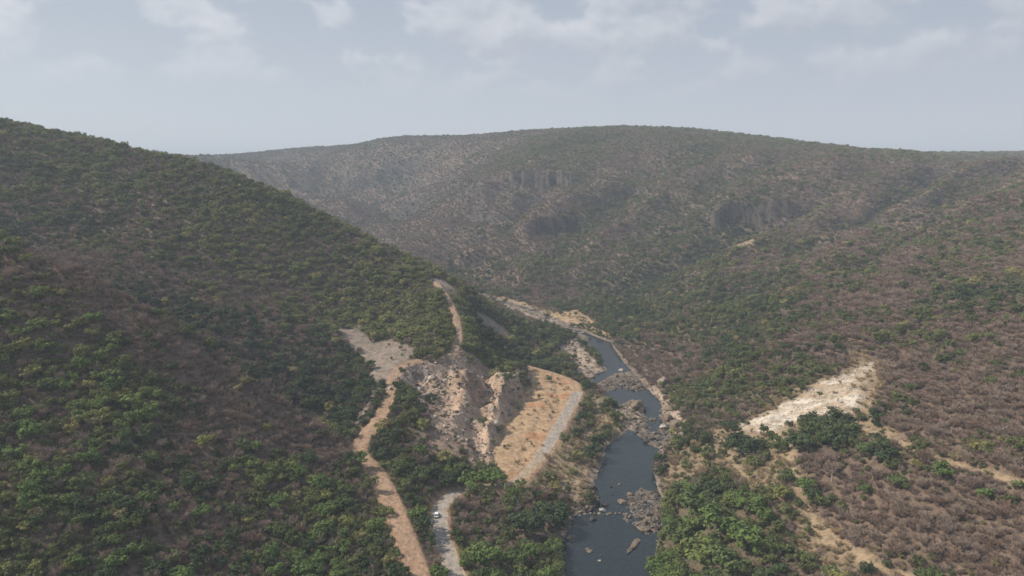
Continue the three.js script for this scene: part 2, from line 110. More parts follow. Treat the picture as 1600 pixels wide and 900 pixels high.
const VEG = [[-224,306,0.6,1],[-198,325,0.2,0.4],[-174,324,0.15,0.4],[-157,319,0.12,0.4],[-133,317,0.1,0.4],[-120,313,0.1,0.4],[-105,311,0.1,0.4],[-86,317,0.25,0.4],[-200,423,0.7,0.1],[-173,403,0.75,0.1],[-139,382,0.85,0.05],[-129,396,0.75,0.05],[-228,442,0.6,0.2],[-206,314,0.7,1],[-262,469,0.3,0.3],[-180,288,0.75,0.8],[-165,287,0.9,0.9],[-140,290,0.35,0.4],[-143,319,0.2,0.3],[-113,308,0.15,0.3],[-95,306,0.2,0.4],[-139,260,0.3,0.3],[-171,251,0.6,0.6],[-154,205,0.65,0.5],[-144,223,0.5,0.5],[-120,219,0.35,0.4],[-109,244,0.3,0.4],[-98,271,0.5,0.8],[-82,234,0.3,0.5],[-72,281,0.5,0.5],[-59,245,0.45,0.5],[-47,232,0.4,0.4],[-99,219,0.35,0.4],[-121,245,0.2,0.4],[-200,266,0.6,0.5],[-168,232,0.55,0.5],[-415,612,0.6,0.62],[-361,612,0.55,0.72],[-272,595,0.5,0.62],[-345,536,0.4,0.2],[-263,518,0.45,0.52],[-229,552,0.7,1],[-191,541,0.65,1],[-206,467,0.4,0.62],[-163,497,0.45,0.82],[-152,545,0.6,0.82],[-121,542,0.8,0.92],[-74,489,0.92,1],[-98,523,0.85,0.92],[-178,604,0.85,0.52],[-138,574,0.75,0.62],[-97,581,0.5,0.72],[-164,433,0.5,0.1],[-119,414,0.65,0.1],[-116,376,0.75,0.05],[-88,363,0.75,0.1],[-146,414,0.55,0.1],[-127,316,0.6,0.1],[-54,481,0.9,1],[-69,525,0.6,0.82],[-14,508,0.9,0.1],[10,535,0.75,0.3],[25,521,0.7,0.4],[-49,868,0.4,0.3],[0,689,0.3,0.4],[-546,2008,0.33,0.48],[-319,1753,0.33,0.38],[-248,1501,0.13,0.48],[-431,1989,0.33,0.48],[-155,1713,0.28,0.58],[-163,1176,0.13,0.48],[-79,1073,0.05,0.48],[-23,1247,0.23,0.68],[-55,1192,0.18,0.48],[-16,1153,0.38,0.38],[63,1392,0.43,0.68],[119,1321,0.53,0.78],[248,1377,0.43,0.68],[225,1236,0.23,0.68],[325,1195,0.38,0.68],[155,1130,0.33,0.78],[48,1054,0.08,0.58],[95,1036,0.48,0.48],[18,983,0.08,0.58],[72,972,0.38,0.58],[40,868,0.53,0.68],[80,854,0.48,0.68],[15,816,0.5,0.4],[37,798,0.15,0.3],[128,917,0.33,0.68],[124,832,0.75,0.3],[166,895,0.53,0.48],[233,1057,0.33,0.68],[306,1117,0.33,0.68],[317,959,0.48,0.38],[209,748,0.43,0.68],[201,652,0.5,0.4],[149,634,0.25,0.3],[115,527,0.1,0.3],[128,481,0.1,0.3],[132,702,0.75,0.3],[102,674,0.85,0.3],[174,560,0.85,0.35],[195,545,0.8,0.3],[161,470,0.6,0.3],[160,419,0.5,0.4],[129,407,0.55,0.5],[117,418,0.6,0.5],[156,379,0.6,0.4],[263,707,0.23,0.68],[242,574,0.3,0.4],[228,485,0.15,0.3],[179,419,0.2,0.3],[404,879,0.23,0.68],[533,973,0.28,0.58],[592,929,0.38,0.58],[549,771,0.28,0.58],[409,682,0.23,0.58],[433,787,0.18,0.68],[442,640,0.13,0.58],[328,503,0.18,0.58],[315,520,0.28,0.58],[264,486,0.2,0.3],[311,426,0.6,0.2],[281,427,0.55,0.3],[231,386,0.3,0.7],[235,353,0.25,0.4],[193,336,0.12,0.4],[204,304,0.08,0.4],[231,310,0.2,0.5],[195,264,0.2,0.6],[174,275,0.15,0.6],[160,274,0.4,0.3],[150,309,0.75,0.3],[145,331,0.75,0.4],[118,337,0.8,0.1],[115,293,0.5,0.6],[92,312,0.4,0.4],[83,301,0.85,0.4],[79,264,0.97,0.6],[93,269,0.9,0.6],[67,258,0.95,0.7],[85,243,0.95,0.5],[97,242,0.75,0.4],[108,260,0.5,0.6],[133,288,0.15,0.4],[131,265,0.08,0.4],[137,253,0.1,0.4],[139,232,0.08,0.4],[157,245,0.12,0.4],[159,229,0.15,0.7],[167,216,0.25,0.6],[153,203,0.3,0.4],[138,212,0.25,0.5],[114,226,0.2,0.4],[105,232,0.4,0.4],[126,230,0.12,0.5],[-53,344,0.6,0.4],[-63,324,0.8,0.2],[-45,306,0.8,0.4],[-31,320,0.55,0.4],[-37,289,0.75,0.4],[-40,252,0.6,0.5],[-18,309,0.85,0.5],[-12,314,0.9,0.5],[-6,290,0.15,0.4],[9,287,0.35,0.4],[14,278,0.85,0.2],[-16,265,0.35,0.4],[-10,251,0.8,0.5],[0,258,0.45,0.5],[13,254,0.6,0.4],[24,307,0.4,0.5],[40,344,0.7,0.2],[46,363,0.8,0.2],[24,325,0.4,0.5],[-17,285,0.15,0.4]];
const SPTREE = [[-128.5,276.1,4.04,5,0],[-111.5,300.3,2.35,5,1],[-93.5,255.3,3.99,2,2],[-132.4,403.6,4.33,6,3],[-126.3,316.1,3.09,6,4],[-127.5,311.8,2.74,6,5],[-45.8,339.7,4.31,5,6],[-38.1,264.7,4.91,2,7],[112.5,320.3,8.75,0,8],[151.6,269.7,6.58,0,9],[131.4,299.5,7.02,1,10],[144.1,295.8,6.93,1,11],[126.5,312.6,5.49,3,12],[-19.3,302.1,6.49,2,13],[-8.4,303.9,6.52,2,14],[5.4,269.5,7.89,0,15],[15.9,276,8.62,0,16],[20.3,284.1,6.1,0,17],[-10.3,243.1,7.12,2,18],[-29.8,302.8,4.73,1,19],[-97.9,274.4,2.68,5,20],[-88.9,267.2,2.61,6,21],[-330.4,565,5.52,6,22],[-345,586.2,5.15,5,23],[42.9,348.8,6.13,0,24],[48,362.4,5.66,0,25],[78.3,345.4,3.71,1,26],[73.9,330.5,3.23,1,27],[79,284.8,8.34,3,28],[83.1,260.7,8.65,2,29],[68.4,263.1,7.7,3,30],[72.4,244.4,8.59,4,31],[89.2,244.3,8.11,2,32],[79.9,233.1,7.74,3,33],[97.7,266.4,6.76,2,34],[86.7,287.9,6.74,1,35],[-161.5,281.5,6.05,4,36],[-152,278,5.43,2,37],[-182.1,251.4,5.4,2,38],[-209.6,299.5,4.68,4,39],[-151.6,229.6,4.48,3,40]];
const SPBARE = [[132.9,271,4.23]];
const SPROCK = [[39.3,314,1.84,0.9,0],[35.9,286.8,1.68,0.7,0],[41.5,295.1,1.58,0.7,3],[35,254.3,0.87,0.6,3],[36.1,258.6,0.63,0.6,0],[48.6,318.1,0.93,0.8,0],[53,320.8,0.94,0.8,1],[47.7,310.1,0.76,0.7,0],[43.3,299.6,1.75,0.8,0],[51.5,302.9,2.66,0.5,1],[56.5,309.6,2.42,0.6,1],[38.6,300.3,2.35,0.8,0],[36.9,306.9,1.8,0.7,0],[24.1,271.6,1.33,0.6,2],[25,269,1.05,0.6,1],[22.2,263.5,1.03,0.7,0],[31.7,261.4,1.53,0.35,1],[30.9,263.3,0.77,0.5,2],[33.1,262.3,0.77,0.5,0],[94.1,405.6,4.35,0.7,1],[98.1,392.8,4.6,0.6,1],[99.7,420.2,3.28,0.7,1],[97.1,376,2.94,0.6,2],[89.4,390.9,2.29,0.6,3],[81.7,416.9,2.44,1,0],[105.5,466.3,4.55,1.1,2],[76.3,373.7,1.82,0.7,0],[80.1,376.3,2.2,0.6,0],[72.6,385.8,1.51,0.8,0],[82.5,508,2.48,0.5,3],[-69.4,380.9,1.67,0.8,3],[161.5,319.9,1.87,0.8,2],[-8.9,367.8,2.51,0.8,3],[-1.5,393.5,1.92,0.9,2]];
const TREE_LABELS = [
  'yellow green round tree standing alone in the brown scrub of the near hillside',
  'small yellow tree close below the crest of the near spur',
  'bright green bushy tree low on the near hillside, left of the dirt track',
  'pale yellow tree alone on the dark slope above the scree',
  'upper of two dry straw coloured trees on the near spur crest',
  'lower of two dry straw coloured trees on the near spur crest',
  'lime green round tree on the knoll between dirt track and quarry',
  'bright green round tree on the left verge beside the white car',
  'dark green spreading tree below the white landslip, alone on tan ground',
  'dark green flat topped tree on the scrub slope right of the landslip',
  'broad dark tree at the lower lip of the white landslip',
  'dark crowned tree next right of the broad one at the landslip lip',
  'mid green tree left of the dark trees at the landslip lip',
  'green tree at the bend where the paved road enters the bushes',
  'spreading green tree at the near end of the quarry bench',
  'dark green tree near the left bank, landward of the waterside pair',
  'large dark green tree leaning over the left bank below the weir',
  'dark green tree at the water beside the weir stones',
  'round bright green tree at the bottom edge, right of the paved road',
  'dark tree shading the paved road bend',
  'yellowish tree above the bright green one on the near hillside',
  'olive yellow tree just right of the bright green hillside tree',
  'yellow crowned tree high on the big left hill, second below the lone lime one',
  'lone lime crowned tree highest on the big left hill',
  'dark green bush overhanging the pool from the left bank',
  'dark bush at the upstream end of the left bank thicket',
  'dark shrub hugging the right bank at the head of the long pool',
  'low green shrub on the right bank beside the long pool',
  'tall light green tree at the top of the right bank grove',
  'largest light green crown in the middle of the right bank grove',
  'light green tree leaning to the river from the right bank grove',
  'bright feathery tree at the bottom edge of the right bank grove',
  'green tree on the right side of the right bank grove',
  'green tree at the bottom edge, right half of the right bank grove',
  'green tree at the upper right of the right bank grove',
  'darker tree above the right bank grove, by the tan streak',
  'sunlit green tree cluster head on the near left hillside',
  'sunlit green tree just right and below the cluster head on the near left hillside',
  'bright green tree at the left edge of the near hillside',
  'bright crowned tree at the left edge below the near spur crest',
  'green tree in the dark scrub of the lower left corner'];
const BARE_LABELS = ['tall pale leafless tree with a thin white trunk on the brown right slope'];
const ROCK_LABELS = [
  'rounded dark boulder at the left bank, above the weir',
  'dark angular boulder alone in the pool below the weir',
  'whitest stone in the row of weir stones',
  'small white stone alone in the lower pool',
  'small dark stone beside the white one in the lower pool',
  'small dark rock in midstream of the long pool',
  'tan rock in midstream of the long pool, right of the dark one',
  'small rock midstream between the long pool and the weir',
  'dark twin rock in the water just above the weir',
  'low slanting slab above the right end of the weir',
  'slab at the upstream tip of the stone bar',
  'broad dark rock at the left end of the weir',
  'dark rock between the two larger ones on the left bank',
  'pale flat rock at the left edge of the lower pool',
  'tan rock just below the pale flat one at the left edge',
  'dark rock at the water edge under the left bank trees',
  'flat tan rock islet in the lower pool',
  'pale stone on the upper side of the rock islet',
  'dark stone on the right side of the rock islet',
  'large rounded tan boulder on the right bank at the narrows',
  'largest tan boulder group member right of the narrows',
  'tan block above the narrows on the right bank',
  'pale block lowest on the right bank below the narrows',
  'white wave washed stone in the narrows',
  'dark upright rock at the narrows, left side',
  'pale tall rock face above the right bank by the rapids',
  'dark rock below the narrows',
  'second dark rock below the narrows, right of the first',
  'dark rock at the left of the narrows outflow',
  'white stone at the foot of the upper pool',
  'white rock at the bend of the dirt track under the scree',
  'pinkish pale block at the lower edge of the white landslip',
  'pale rounded rock on the quarry mound',
  'pale rock at the right end of the quarry mound'];
const CAR = [-32.4, 277, 0.05];
const CELL = 1.3;

// ---------------------------------------------------------------- land: surveyed points [x, height, distance north]; z = -distance
// thin-plate surface through the surveyed points
const TPS = (() => {
  const n = CP.length, m = n + 3, S = 1 / 500, A = [];
  const U = r2 => r2 < 1e-12 ? 0 : 0.5 * r2 * Math.log(r2);
  for (let i = 0; i < n; i++) {
    const row = new Float64Array(m + 1), a = CP[i];
    for (let j = 0; j < n; j++) { const b = CP[j], dx = (a[0] - b[0]) * S, dz = (a[2] - b[2]) * S; row[j] = U(dx * dx + dz * dz); }
    row[i] += 4e-5; row[n] = 1; row[n + 1] = a[0] * S; row[n + 2] = a[2] * S; row[m] = a[1]; A.push(row);
  }
  for (let k = 0; k < 3; k++) { const row = new Float64Array(m + 1); for (let j = 0; j < n; j++) row[j] = k === 0 ? 1 : (k === 1 ? CP[j][0] : CP[j][2]) * S; A.push(row); }
  for (let c = 0; c < m; c++) {
    let p = c; for (let r = c + 1; r < m; r++) if (Math.abs(A[r][c]) > Math.abs(A[p][c])) p = r;
    [A[c], A[p]] = [A[p], A[c]];
    const pc = A[c];
    for (let r = c + 1; r < m; r++) { const f = A[r][c] / pc[c]; if (f) for (let k = c; k <= m; k++) A[r][k] -= f * pc[k]; }
  }
  const w = new Float64Array(m);
  for (let r = m - 1; r >= 0; r--) { let s = A[r][m]; for (let k = r + 1; k < m; k++) s -= A[r][k] * w[k]; w[r] = s / A[r][r]; }
  const px = Float64Array.from(CP, a => a[0] * S), pz = Float64Array.from(CP, a => a[2] * S);
  return (x, D) => {
    x *= S; D *= S; let s = w[n] + w[n + 1] * x + w[n + 2] * D;
    for (let j = 0; j < n; j++) { const dx = x - px[j], dz = D - pz[j], r2 = dx * dx + dz * dz + 1e-12; s += w[j] * 0.5 * r2 * Math.log(r2); }
    return s;
  };
})();

function smoothLine(pts, step) {   // Catmull-Rom resample of [x,y,D]
  const out = [], n = pts.length;
  for (let i = 0; i < n - 1; i++) {
    const p0 = pts[Math.max(0, i - 1)], p1 = pts[i], p2 = pts[i + 1], p3 = pts[Math.min(n - 1, i + 2)];
    const L = Math.hypot(p2[0] - p1[0], p2[2] - p1[2]), k = Math.max(1, Math.round(L / step));
    for (let j = 0; j < k; j++) { const t = j / k, q = [0, 1, 2].map(c => 0.5 * (2 * p1[c] + (p2[c] - p0[c]) * t + (2 * p0[c] - 5 * p1[c] + 4 * p2[c] - p3[c]) * t * t + (3 * p1[c] - p0[c] - 3 * p2[c] + p3[c]) * t * t * t)); out.push(q); }
  }
  out.push(pts[n - 1].slice());
  return out;
}
class Path {           // distance to a line on the plan, with the height at the nearest point
  constructor(pts, margin) { this.p = pts; const X = pts.map(a => a[0]), Z = pts.map(a => a[2]); this.box = [Math.min(...X) - margin, Math.max(...X) + margin, Math.min(...Z) - margin, Math.max(...Z) + margin]; }
  near(x, D) {
    const b = this.box; if (x < b[0] || x > b[1] || D < b[2] || D > b[3]) return null;
    let best = 1e18, y = 0, s = 0, acc = 0;
    for (let i = 0; i < this.p.length - 1; i++) {
      const a = this.p[i], c = this.p[i + 1], ux = c[0] - a[0], uz = c[2] - a[2], L2 = ux * ux + uz * uz, t = clamp(((x - a[0]) * ux + (D - a[2]) * uz) / L2, 0, 1);
      const dx = x - a[0] - ux * t, dz = D - a[2] - uz * t, d2 = dx * dx + dz * dz;
      if (d2 < best) { best = d2; y = a[1] + (c[1] - a[1]) * t; s = i + t; }
    }
    return [Math.sqrt(best), y, s / (this.p.length - 1)];
  }
}
class Area {           // signed distance to a closed outline on the plan, negative inside
  constructor(poly, margin, y = 0) { this.path = new Path([...poly, poly[0]], margin); this.poly = poly; this.y = y; }
  sd(x, D) {
    const n = this.path.near(x, D); if (!n) return null;
    let inside = false; const P = this.poly;
    for (let i = 0, j = P.length - 1; i < P.length; j = i++) if ((P[i][2] > D) !== (P[j][2] > D) && x < (P[j][0] - P[i][0]) * (D - P[i][2]) / (P[j][2] - P[i][2]) + P[i][0]) inside = !inside;
    return [inside ? -n[0] : n[0], n[1]];
  }
}
const dirtLine = smoothLine(DIRT, 4), roadLine = smoothLine(ROAD, 4), trackLine = smoothLine(TRACK, 4);
const dirtPath = new Path(dirtLine, 40), roadPath = new Path(roadLine, 40), trackPath = new Path(trackLine, 30);
const LBX = [[20, -1, -300], [14, -0.6, 0], [17, -0.2, 120], ...LB, [-100, 6.5, 842], [-220, 7, 912], [-390, 8, 992]];
const RBX = [[56, -1, -300], [50, -0.6, 0], [47, -0.2, 120], ...RB, [-97, 6.5, 860], [-216, 7, 930], [-386, 8, 1010]];
const channel = new Area([...LBX, ...RBX.slice().reverse()], 90);
const dirtHalf = s => lerp(3.4, 1.3, sstep(0.35, 0.6, s));
const benchArea = new Area(BENCH, 60);
const quarryArea = new Area(QUARRY, 10), slideArea = new Area(SLIDE, 10);
const folds = FOLDS.map(([p, h, w]) => [new Path(smoothLine(p, 25), w * 2.4), h, w]);
const raised = RAISE.map(([p, h]) => [new Area(p, 12), h]);
const pits = PITS.map(p => new Area(p, 45));

let gully = 0;
function heightAt(x, D) {
  gully = 0;
  let y = TPS(x, D);
  const ch = channel.sd(x, D), sd = ch ? ch[0] : 999;
  const rd = roadPath.near(x, D), dt = dirtPath.near(x, D), tk = trackPath.near(x, D), bn = benchArea.sd(x, D);
  const dRoad = Math.min(rd ? rd[0] : 99, dt ? dt[0] : 99, tk ? tk[0] : 99, bn ? Math.max(0, bn[0]) : 99);
  // erosion: gullies that run down the slopes, coarser on the far hills
  const quiet = sstep(6, 40, dRoad) * sstep(2, 60, sd);
  const far = sstep(560, 900, D), right = sstep(-40, 60, x - (D - 400) * 0.05);
  const ridged = a => 0.45 - 2 * Math.abs(a);
  const wv = fbm(x / 160, D / 160, 3, 3) * 0.55, ga = lerp(52, 120, far), gs = lerp(190, 480, far);
  let g = 0;
  if (right < 1) g += (1 - right) * ridged(fbm((D * 0.55 + x * 0.83) / ga + wv, (x * 0.55 - D * 0.83) / gs + wv, 9, 3));
  if (right > 0) g += right * (ridged(fbm((D * 0.75 - x * 0.66) / ga + wv, (x * 0.75 + D * 0.66) / gs + wv, 9, 2)) + 0.3 * far * ridged(fbm((D * 0.75 - x * 0.66) / 48 + wv, (x * 0.75 + D * 0.66) / 170 + wv, 19, 2)));
  gully = g; const e = lerp(3.0, 24, far) * g + lerp(1.0, 4.5, far) * fbm(x / lerp(28, 60, far), D / lerp(28, 60, far), 21, far > 0.5 ? 2 : 4) * 1.2 + (far < 1 ? lerp(0.5, 0, far) * fbm(x / 7, D / 7, 31, 2) : 0);
  y += e * lerp(0.06, 1, quiet) * sstep(2, 30, y + 6) * lerp(1, 0.12, far * sstep(140, 195, y));
  for (const [p, h, w] of folds) { const q = p.near(x, D); if (q) { const k = Math.exp(-Math.pow((q[0] + Math.min(9, w * 0.35) * fbm(x / 40, D / 40, 43, 3)) / w, 2)) * sstep(0, 0.12, q[2]) * sstep(1, 0.85, q[2]); y += h * k; if (h < 0) gully -= 1.1 * k; else gully += 0.4 * k; } }
  // cliff bands: rock ledges break the slope
  for (const c of CLIFFS) {
    const ux = (x - c[0]) / c[2], uz = (D - c[1]) / c[3], r = ux * ux + uz * uz;
    if (r > 1) continue;
    const ym = c[4] + fbm(x / 26, D / 26, 77, 3) * c[5] * 0.5, t = (y - ym) / c[5], k = sstep(1, 0.45, r);
    if (Math.abs(t) < 1) y = lerp(y, ym + c[5] * Math.sign(t) * Math.pow(Math.abs(t), 0.28), k);
  }
  // hand-dug pits, bench and road cuts: flat floors with steep sides
  for (let i = 0; i < pits.length; i++) {
    const q = pits[i].sd(x, D); if (!q) continue;
    const d = Math.max(0, q[0] + 2.2 * fbm(x / 9, D / 9, 51 + i, 3)), st = PITSLOPE[i] * (1 + 0.5 * fbm(x / 5, D / 5, 61, 2));
    const up = q[1] + d * st + (q[0] < 0 ? 0.5 * fbm(x / 6, D / 6, 55, 3) : 0);
    if (y > up) y = up;
  }
  if (quarryArea) {   // blasted rock: blocky steps and rills
    const q = quarryArea.sd(x, D); if (q && q[0] < 4) { const w = sstep(4, -2, q[0]), st = 1.7 + 0.8 * fbm(x / 14, D / 14, 57, 2), k = y / st + 0.9 * fbm(x / 8, D / 8, 58, 3), f = k - Math.floor(k); y += w * (st * (sstep(0.25, 0.75, f) - f) * 0.6 + 0.45 * fbm(x / 3.2, D / 3.2, 59, 3)); }
    const l = slideArea.sd(x, D); if (l && l[0] < 3) { const w = sstep(3, -2, l[0]); y += w * (1.1 * ridged(fbm((D + x * 0.35) / 6, (x - D * 0.35) / 28, 63, 3)) + 0.5 * fbm(x / 3, D / 3, 64, 3)); }
  }
  for (const b of BUMPS) { const dx = (x - b[0]), dz = (D - b[1]), r = Math.hypot(dx * Math.cos(b[5]) + dz * Math.sin(b[5]), 0) / b[2], q = Math.abs(-dx * Math.sin(b[5]) + dz * Math.cos(b[5])) / b[3], m = Math.hypot(r, q) + 0.35 * fbm(x / 6, D / 6, 91, 3); if (m < 1) y += b[4] * sstep(1, 0.25, m) * (1 + 0.3 * fbm(x / 3, D / 3, 93, 2)); }
  if (bn) { const d = Math.max(0, bn[0] + 1.2 * fbm(x / 8, D / 8, 71, 3)), f = bn[1] + 0.25 * fbm(x / 9, D / 9, 72, 3); if (bn[0] < 25) y = clamp(y, f - d * 0.55, f + d * 1.7); }
  if (dt && dt[0] < 26) { const d = Math.max(0, dt[0] - dirtHalf(dt[2]) - 0.6); y = clamp(y, dt[1] - d * 0.95, dt[1] + d * 1.25 + (d > 0 ? 0 : 0)); }
  if (tk && tk[0] < 20) { const d = Math.max(0, tk[0] - 2.6); y = clamp(y, tk[1] - d * 0.8, tk[1] + d * 1.4); }
  if (rd && rd[0] < 26) { const d = Math.max(0, rd[0] - 4.4); y = clamp(y, rd[1] - d * 0.75, rd[1] + d * 1.2); }
  // river bed
  if (ch && sd < 60) {
    const lv = ch[1], n = fbm(x / 7, D / 7, 81, 3); let bedUp = D > 600 ? sstep(600, 640, D) * (2.0 + 1.3 * n + 0.7 * fbm(x / 2.5, D / 2.5, 84, 2)) : 0;
    const bed = sd < 0 ? lv - 0.25 - Math.min(1.6, -sd * 0.22) + 0.5 * n : lv + 0.1 + sd * 0.16 + (0.9 * n + 0.9 * Math.abs(fbm(x / 3, D / 3, 82, 2))) * sstep(0, 4, sd);
    for (const [a, h] of raised) { const q = a.sd(x, D); if (q) { const w = sstep(2.2, -1.8, q[0] + 1.8 * n); if (w > 0) bedUp = Math.max(bedUp, w * (h + 1.7 + 1.1 * n + 0.8 * fbm(x / 2.2, D / 2.2, 83, 2))); } }
    y = sd < 0 ? Math.max(bed, lv - 1.9 + bedUp) : lerp(bed, Math.max(y, lv + 0.3), sstep(1, 22, sd));
  }
  return y;
}

// one sheet of ground, finest near the road and river
function gridLine(lo, hi, a, b, s0, g) {
  const mid = []; const n = Math.round((b - a) / s0); for (let i = 0; i <= n; i++) mid.push(a + (b - a) * i / n);
  const L = []; let p = a, s = s0; while (p > lo) { s = Math.min(60, s0 + (a - p) * g); p -= s; L.push(p); }
  const R = []; p = b; while (p < hi) { s = Math.min(60, s0 + (p - b) * g); p += s; R.push(p); }
  return Float64Array.from([...L.reverse(), ...mid, ...R]);
}
const GX = gridLine(-3200, 3200, -170, 230, CELL, 0.0095), GD = gridLine(-700, 4600, 185, 540, CELL, 0.0085);
const NX = GX.length, ND = GD.length, GH = new Float32Array(NX * ND), GG = new Float32Array(NX * ND);
for (let j = 0; j < ND; j++) for (let i = 0; i < NX; i++) { GH[j * NX + i] = heightAt(GX[i], GD[j]); GG[j * NX + i] = gully; }
function cellOf(A, v) { let lo = 0, hi = A.length - 2; while (lo < hi) { const m = (lo + hi + 1) >> 1; if (A[m] <= v) lo = m; else hi = m - 1; } return lo; }
function groundY(x, D) {   // height of the sheet itself
  const i = cellOf(GX, x), j = cellOf(GD, D), u = clamp((x - GX[i]) / (GX[i + 1] - GX[i]), 0, 1), v = clamp((D - GD[j]) / (GD[j + 1] - GD[j]), 0, 1), o = j * NX + i;
  const a = GH[o], b = GH[o + 1], c = GH[o + NX], d = GH[o + NX + 1];
  return u + v < 1 ? a + (b - a) * u + (c - a) * v : d + (c - d) * (1 - u) + (b - d) * (1 - v);
}
function gullyAt(x, D) { return GG[cellOf(GD, D) * NX + cellOf(GX, x)]; }

// ---------------------------------------------------------------- shared helpers
const taken = new Map();
function numbered(name) { const n = taken.get(name) || 0; taken.set(name, n + 1); return n ? `${name}_${String(n).padStart(3, '0')}` : name; }
function shade(o) { o.traverse(c => { if (c.isMesh) { c.castShadow = true; c.receiveShadow = true; } }); return o; }
function tag(o, label, category, group, kind) { Object.assign(o.userData, { label }); if (category) o.userData.category = category; if (group) o.userData.group = group; if (kind) o.userData.kind = kind; return o; }
function structure(name, geometry, material, label) { const m = new THREE.Mesh(geometry, material); m.name = name; m.userData = { kind: 'structure', label }; scene.add(shade(m)); return m; }
const C = (r, g, b) => new THREE.Color().setRGB(r, g, b);
function noiseTexture(size, seed, fn) {
  const d = new Uint8Array(size * size * 4);
  for (let j = 0; j < size; j++) for (let i = 0; i < size; i++) { const c = fn(i / size, j / size, seed), o = (j * size + i) * 4; d[o] = clamp(c[0] * 255, 0, 255); d[o + 1] = clamp(c[1] * 255, 0, 255); d[o + 2] = clamp(c[2] * 255, 0, 255); d[o + 3] = 255; }
  const t = new THREE.DataTexture(d, size, size); t.wrapS = t.wrapT = THREE.RepeatWrapping; t.magFilter = THREE.LinearFilter; t.minFilter = THREE.LinearMipmapLinearFilter; t.generateMipmaps = true; t.needsUpdate = true; return t;
}
function tileNoise(u, v, cells, k) {   // periodic value noise on the unit square
  const x = u * cells, y = v * cells, i = Math.floor(x), j = Math.floor(y), a = x - i, b = y - j, s = a * a * (3 - 2 * a), t = b * b * (3 - 2 * b), h = (p, q) => hash2(((p % cells) + cells) % cells, ((q % cells) + cells) % cells, k);
  return lerp(lerp(h(i, j), h(i + 1, j), s), lerp(h(i, j + 1), h(i + 1, j + 1), s), t);
}
const grain = (u, v, k) => 0.30 * tileNoise(u, v, 9, k) + 0.26 * tileNoise(u, v, 27, k + 1) + 0.24 * tileNoise(u, v, 80, k + 2) + 0.20 * tileNoise(u, v, 220, k + 3);
const soilMap = noiseTexture(1024, 11, (u, v, k) => { const n = grain(u, v, k), m = tileNoise(u, v, 60, k + 9), b = clamp(0.46 + 0.95 * n, 0, 1); return [b, b * lerp(0.96, 1.0, m), b * lerp(0.90, 1.0, m)]; });
soilMap.colorSpace = THREE.SRGBColorSpace;
const soilBump = noiseTexture(1024, 71, (u, v, k) => { const n = grain(u, v, k); return [n, n, n]; });

// regions on the plan
const area = (p, m = 14) => new Area(p, m);
const aScree = area(SCREE), aSlip = area(SLIP), aTop = area(TOPCUT), aSlide = area(SLIDE), aSlideTan = area(SLIDETAN), aQuarry = area(QUARRY), aShelf = area(SHELF), aBank = area(BANK), aFarTan = area(FARTAN, 24), aRBank = area(RBANK), aBar = area(BAR), aRapid2 = area(RAPID2), aRapid3 = area(RAPID3), aIslet = area(ISLET), aUpBed = area(UPBED), aLRocks = area(LROCKS), aRTan = area(RTAN), aHollow = area(HOLLOW), aKnoll = area(KNOLL);
const trails = [[TRAILA, 2.6], [TRAILB, 2.0], [TRAILC, 2.4], [TRAILD, 5]].map(([p, w]) => [new Path(smoothLine(p, 6), 14), w]);
function inside(a, x, D, soft, wob) { const q = a.sd(x, D); if (!q) return 0; return sstep(soft, -soft, q[0] + wob); }
const PLANTS_AT = VEG.map(v => [v[0], v[1], v[2], v[3], 1 / Math.pow(9 + 0.024 * v[1], 2)]);
function vegAt(x, D) {
  let sw = 0, g = 0, t = 0;
  for (const v of PLANTS_AT) { const dx = x - v[0], dz = D - v[1], q = 1 / (1 + (dx * dx + dz * dz) * v[4]), w = q * q * q; sw += w; g += w * v[2]; t += w * v[3]; }
  return [g / sw, t / sw];
}
function surfaceAt(x, D) {   // weights of bare surfaces
  const wob = 2.6 * fbm(x / 7, D / 7, 101, 4);
  const s = { scree: Math.max(inside(aScree, x, D, 2, wob), inside(aSlip, x, D, 2, wob), inside(aTop, x, D, 2, wob)), slide: inside(aSlide, x, D, 3, wob * 1.6 + 5 * fbm(x / 16, D / 16, 103, 3)), slidetan: Math.max(inside(aSlideTan, x, D, 5, wob * 2), 0.75 * inside(aRTan, x, D, 6, wob * 2.5)), quarry: inside(aQuarry, x, D, 2, wob), shelf: Math.max(inside(aShelf, x, D, 3, wob), inside(aRBank, x, D, 3, wob), inside(aIslet, x, D, 2, wob), inside(aUpBed, x, D, 4, wob)), bank: inside(aBank, x, D, 3, wob), fartan: inside(aFarTan, x, D, 5, wob * 2), hollow: inside(aHollow, x, D, 2, wob), knoll: inside(aKnoll, x, D, 2, wob), bench: 0, trail: 0, road: 0, sd: 99 };
  const bn = benchArea.sd(x, D); if (bn) s.bench = sstep(1.2, -0.8, bn[0] + 0.4 * wob);
  for (const [p, w] of trails) { const n = p.near(x, D); if (n) s.trail = Math.max(s.trail, sstep(w * 1.5, w * 0.4, n[0] + wob * 0.7)); }
  const rd = roadPath.near(x, D), dt = dirtPath.near(x, D), tk = trackPath.near(x, D);
  if (rd) s.road = Math.max(s.road, sstep(6.2, 4.4, rd[0])); if (dt) { const h = dirtHalf(dt[2]); s.road = Math.max(s.road, sstep(h + 2.6, h + 0.8, dt[0] + wob * 0.3)); } if (tk) s.road = Math.max(s.road, sstep(4.5, 2.8, tk[0]));
  const ch = channel.sd(x, D); if (ch) s.sd = ch[0];
  return s;
}
const mixc = (c, d, t) => { c[0] += (d[0] - c[0]) * t; c[1] += (d[1] - c[1]) * t; c[2] += (d[2] - c[2]) * t; };

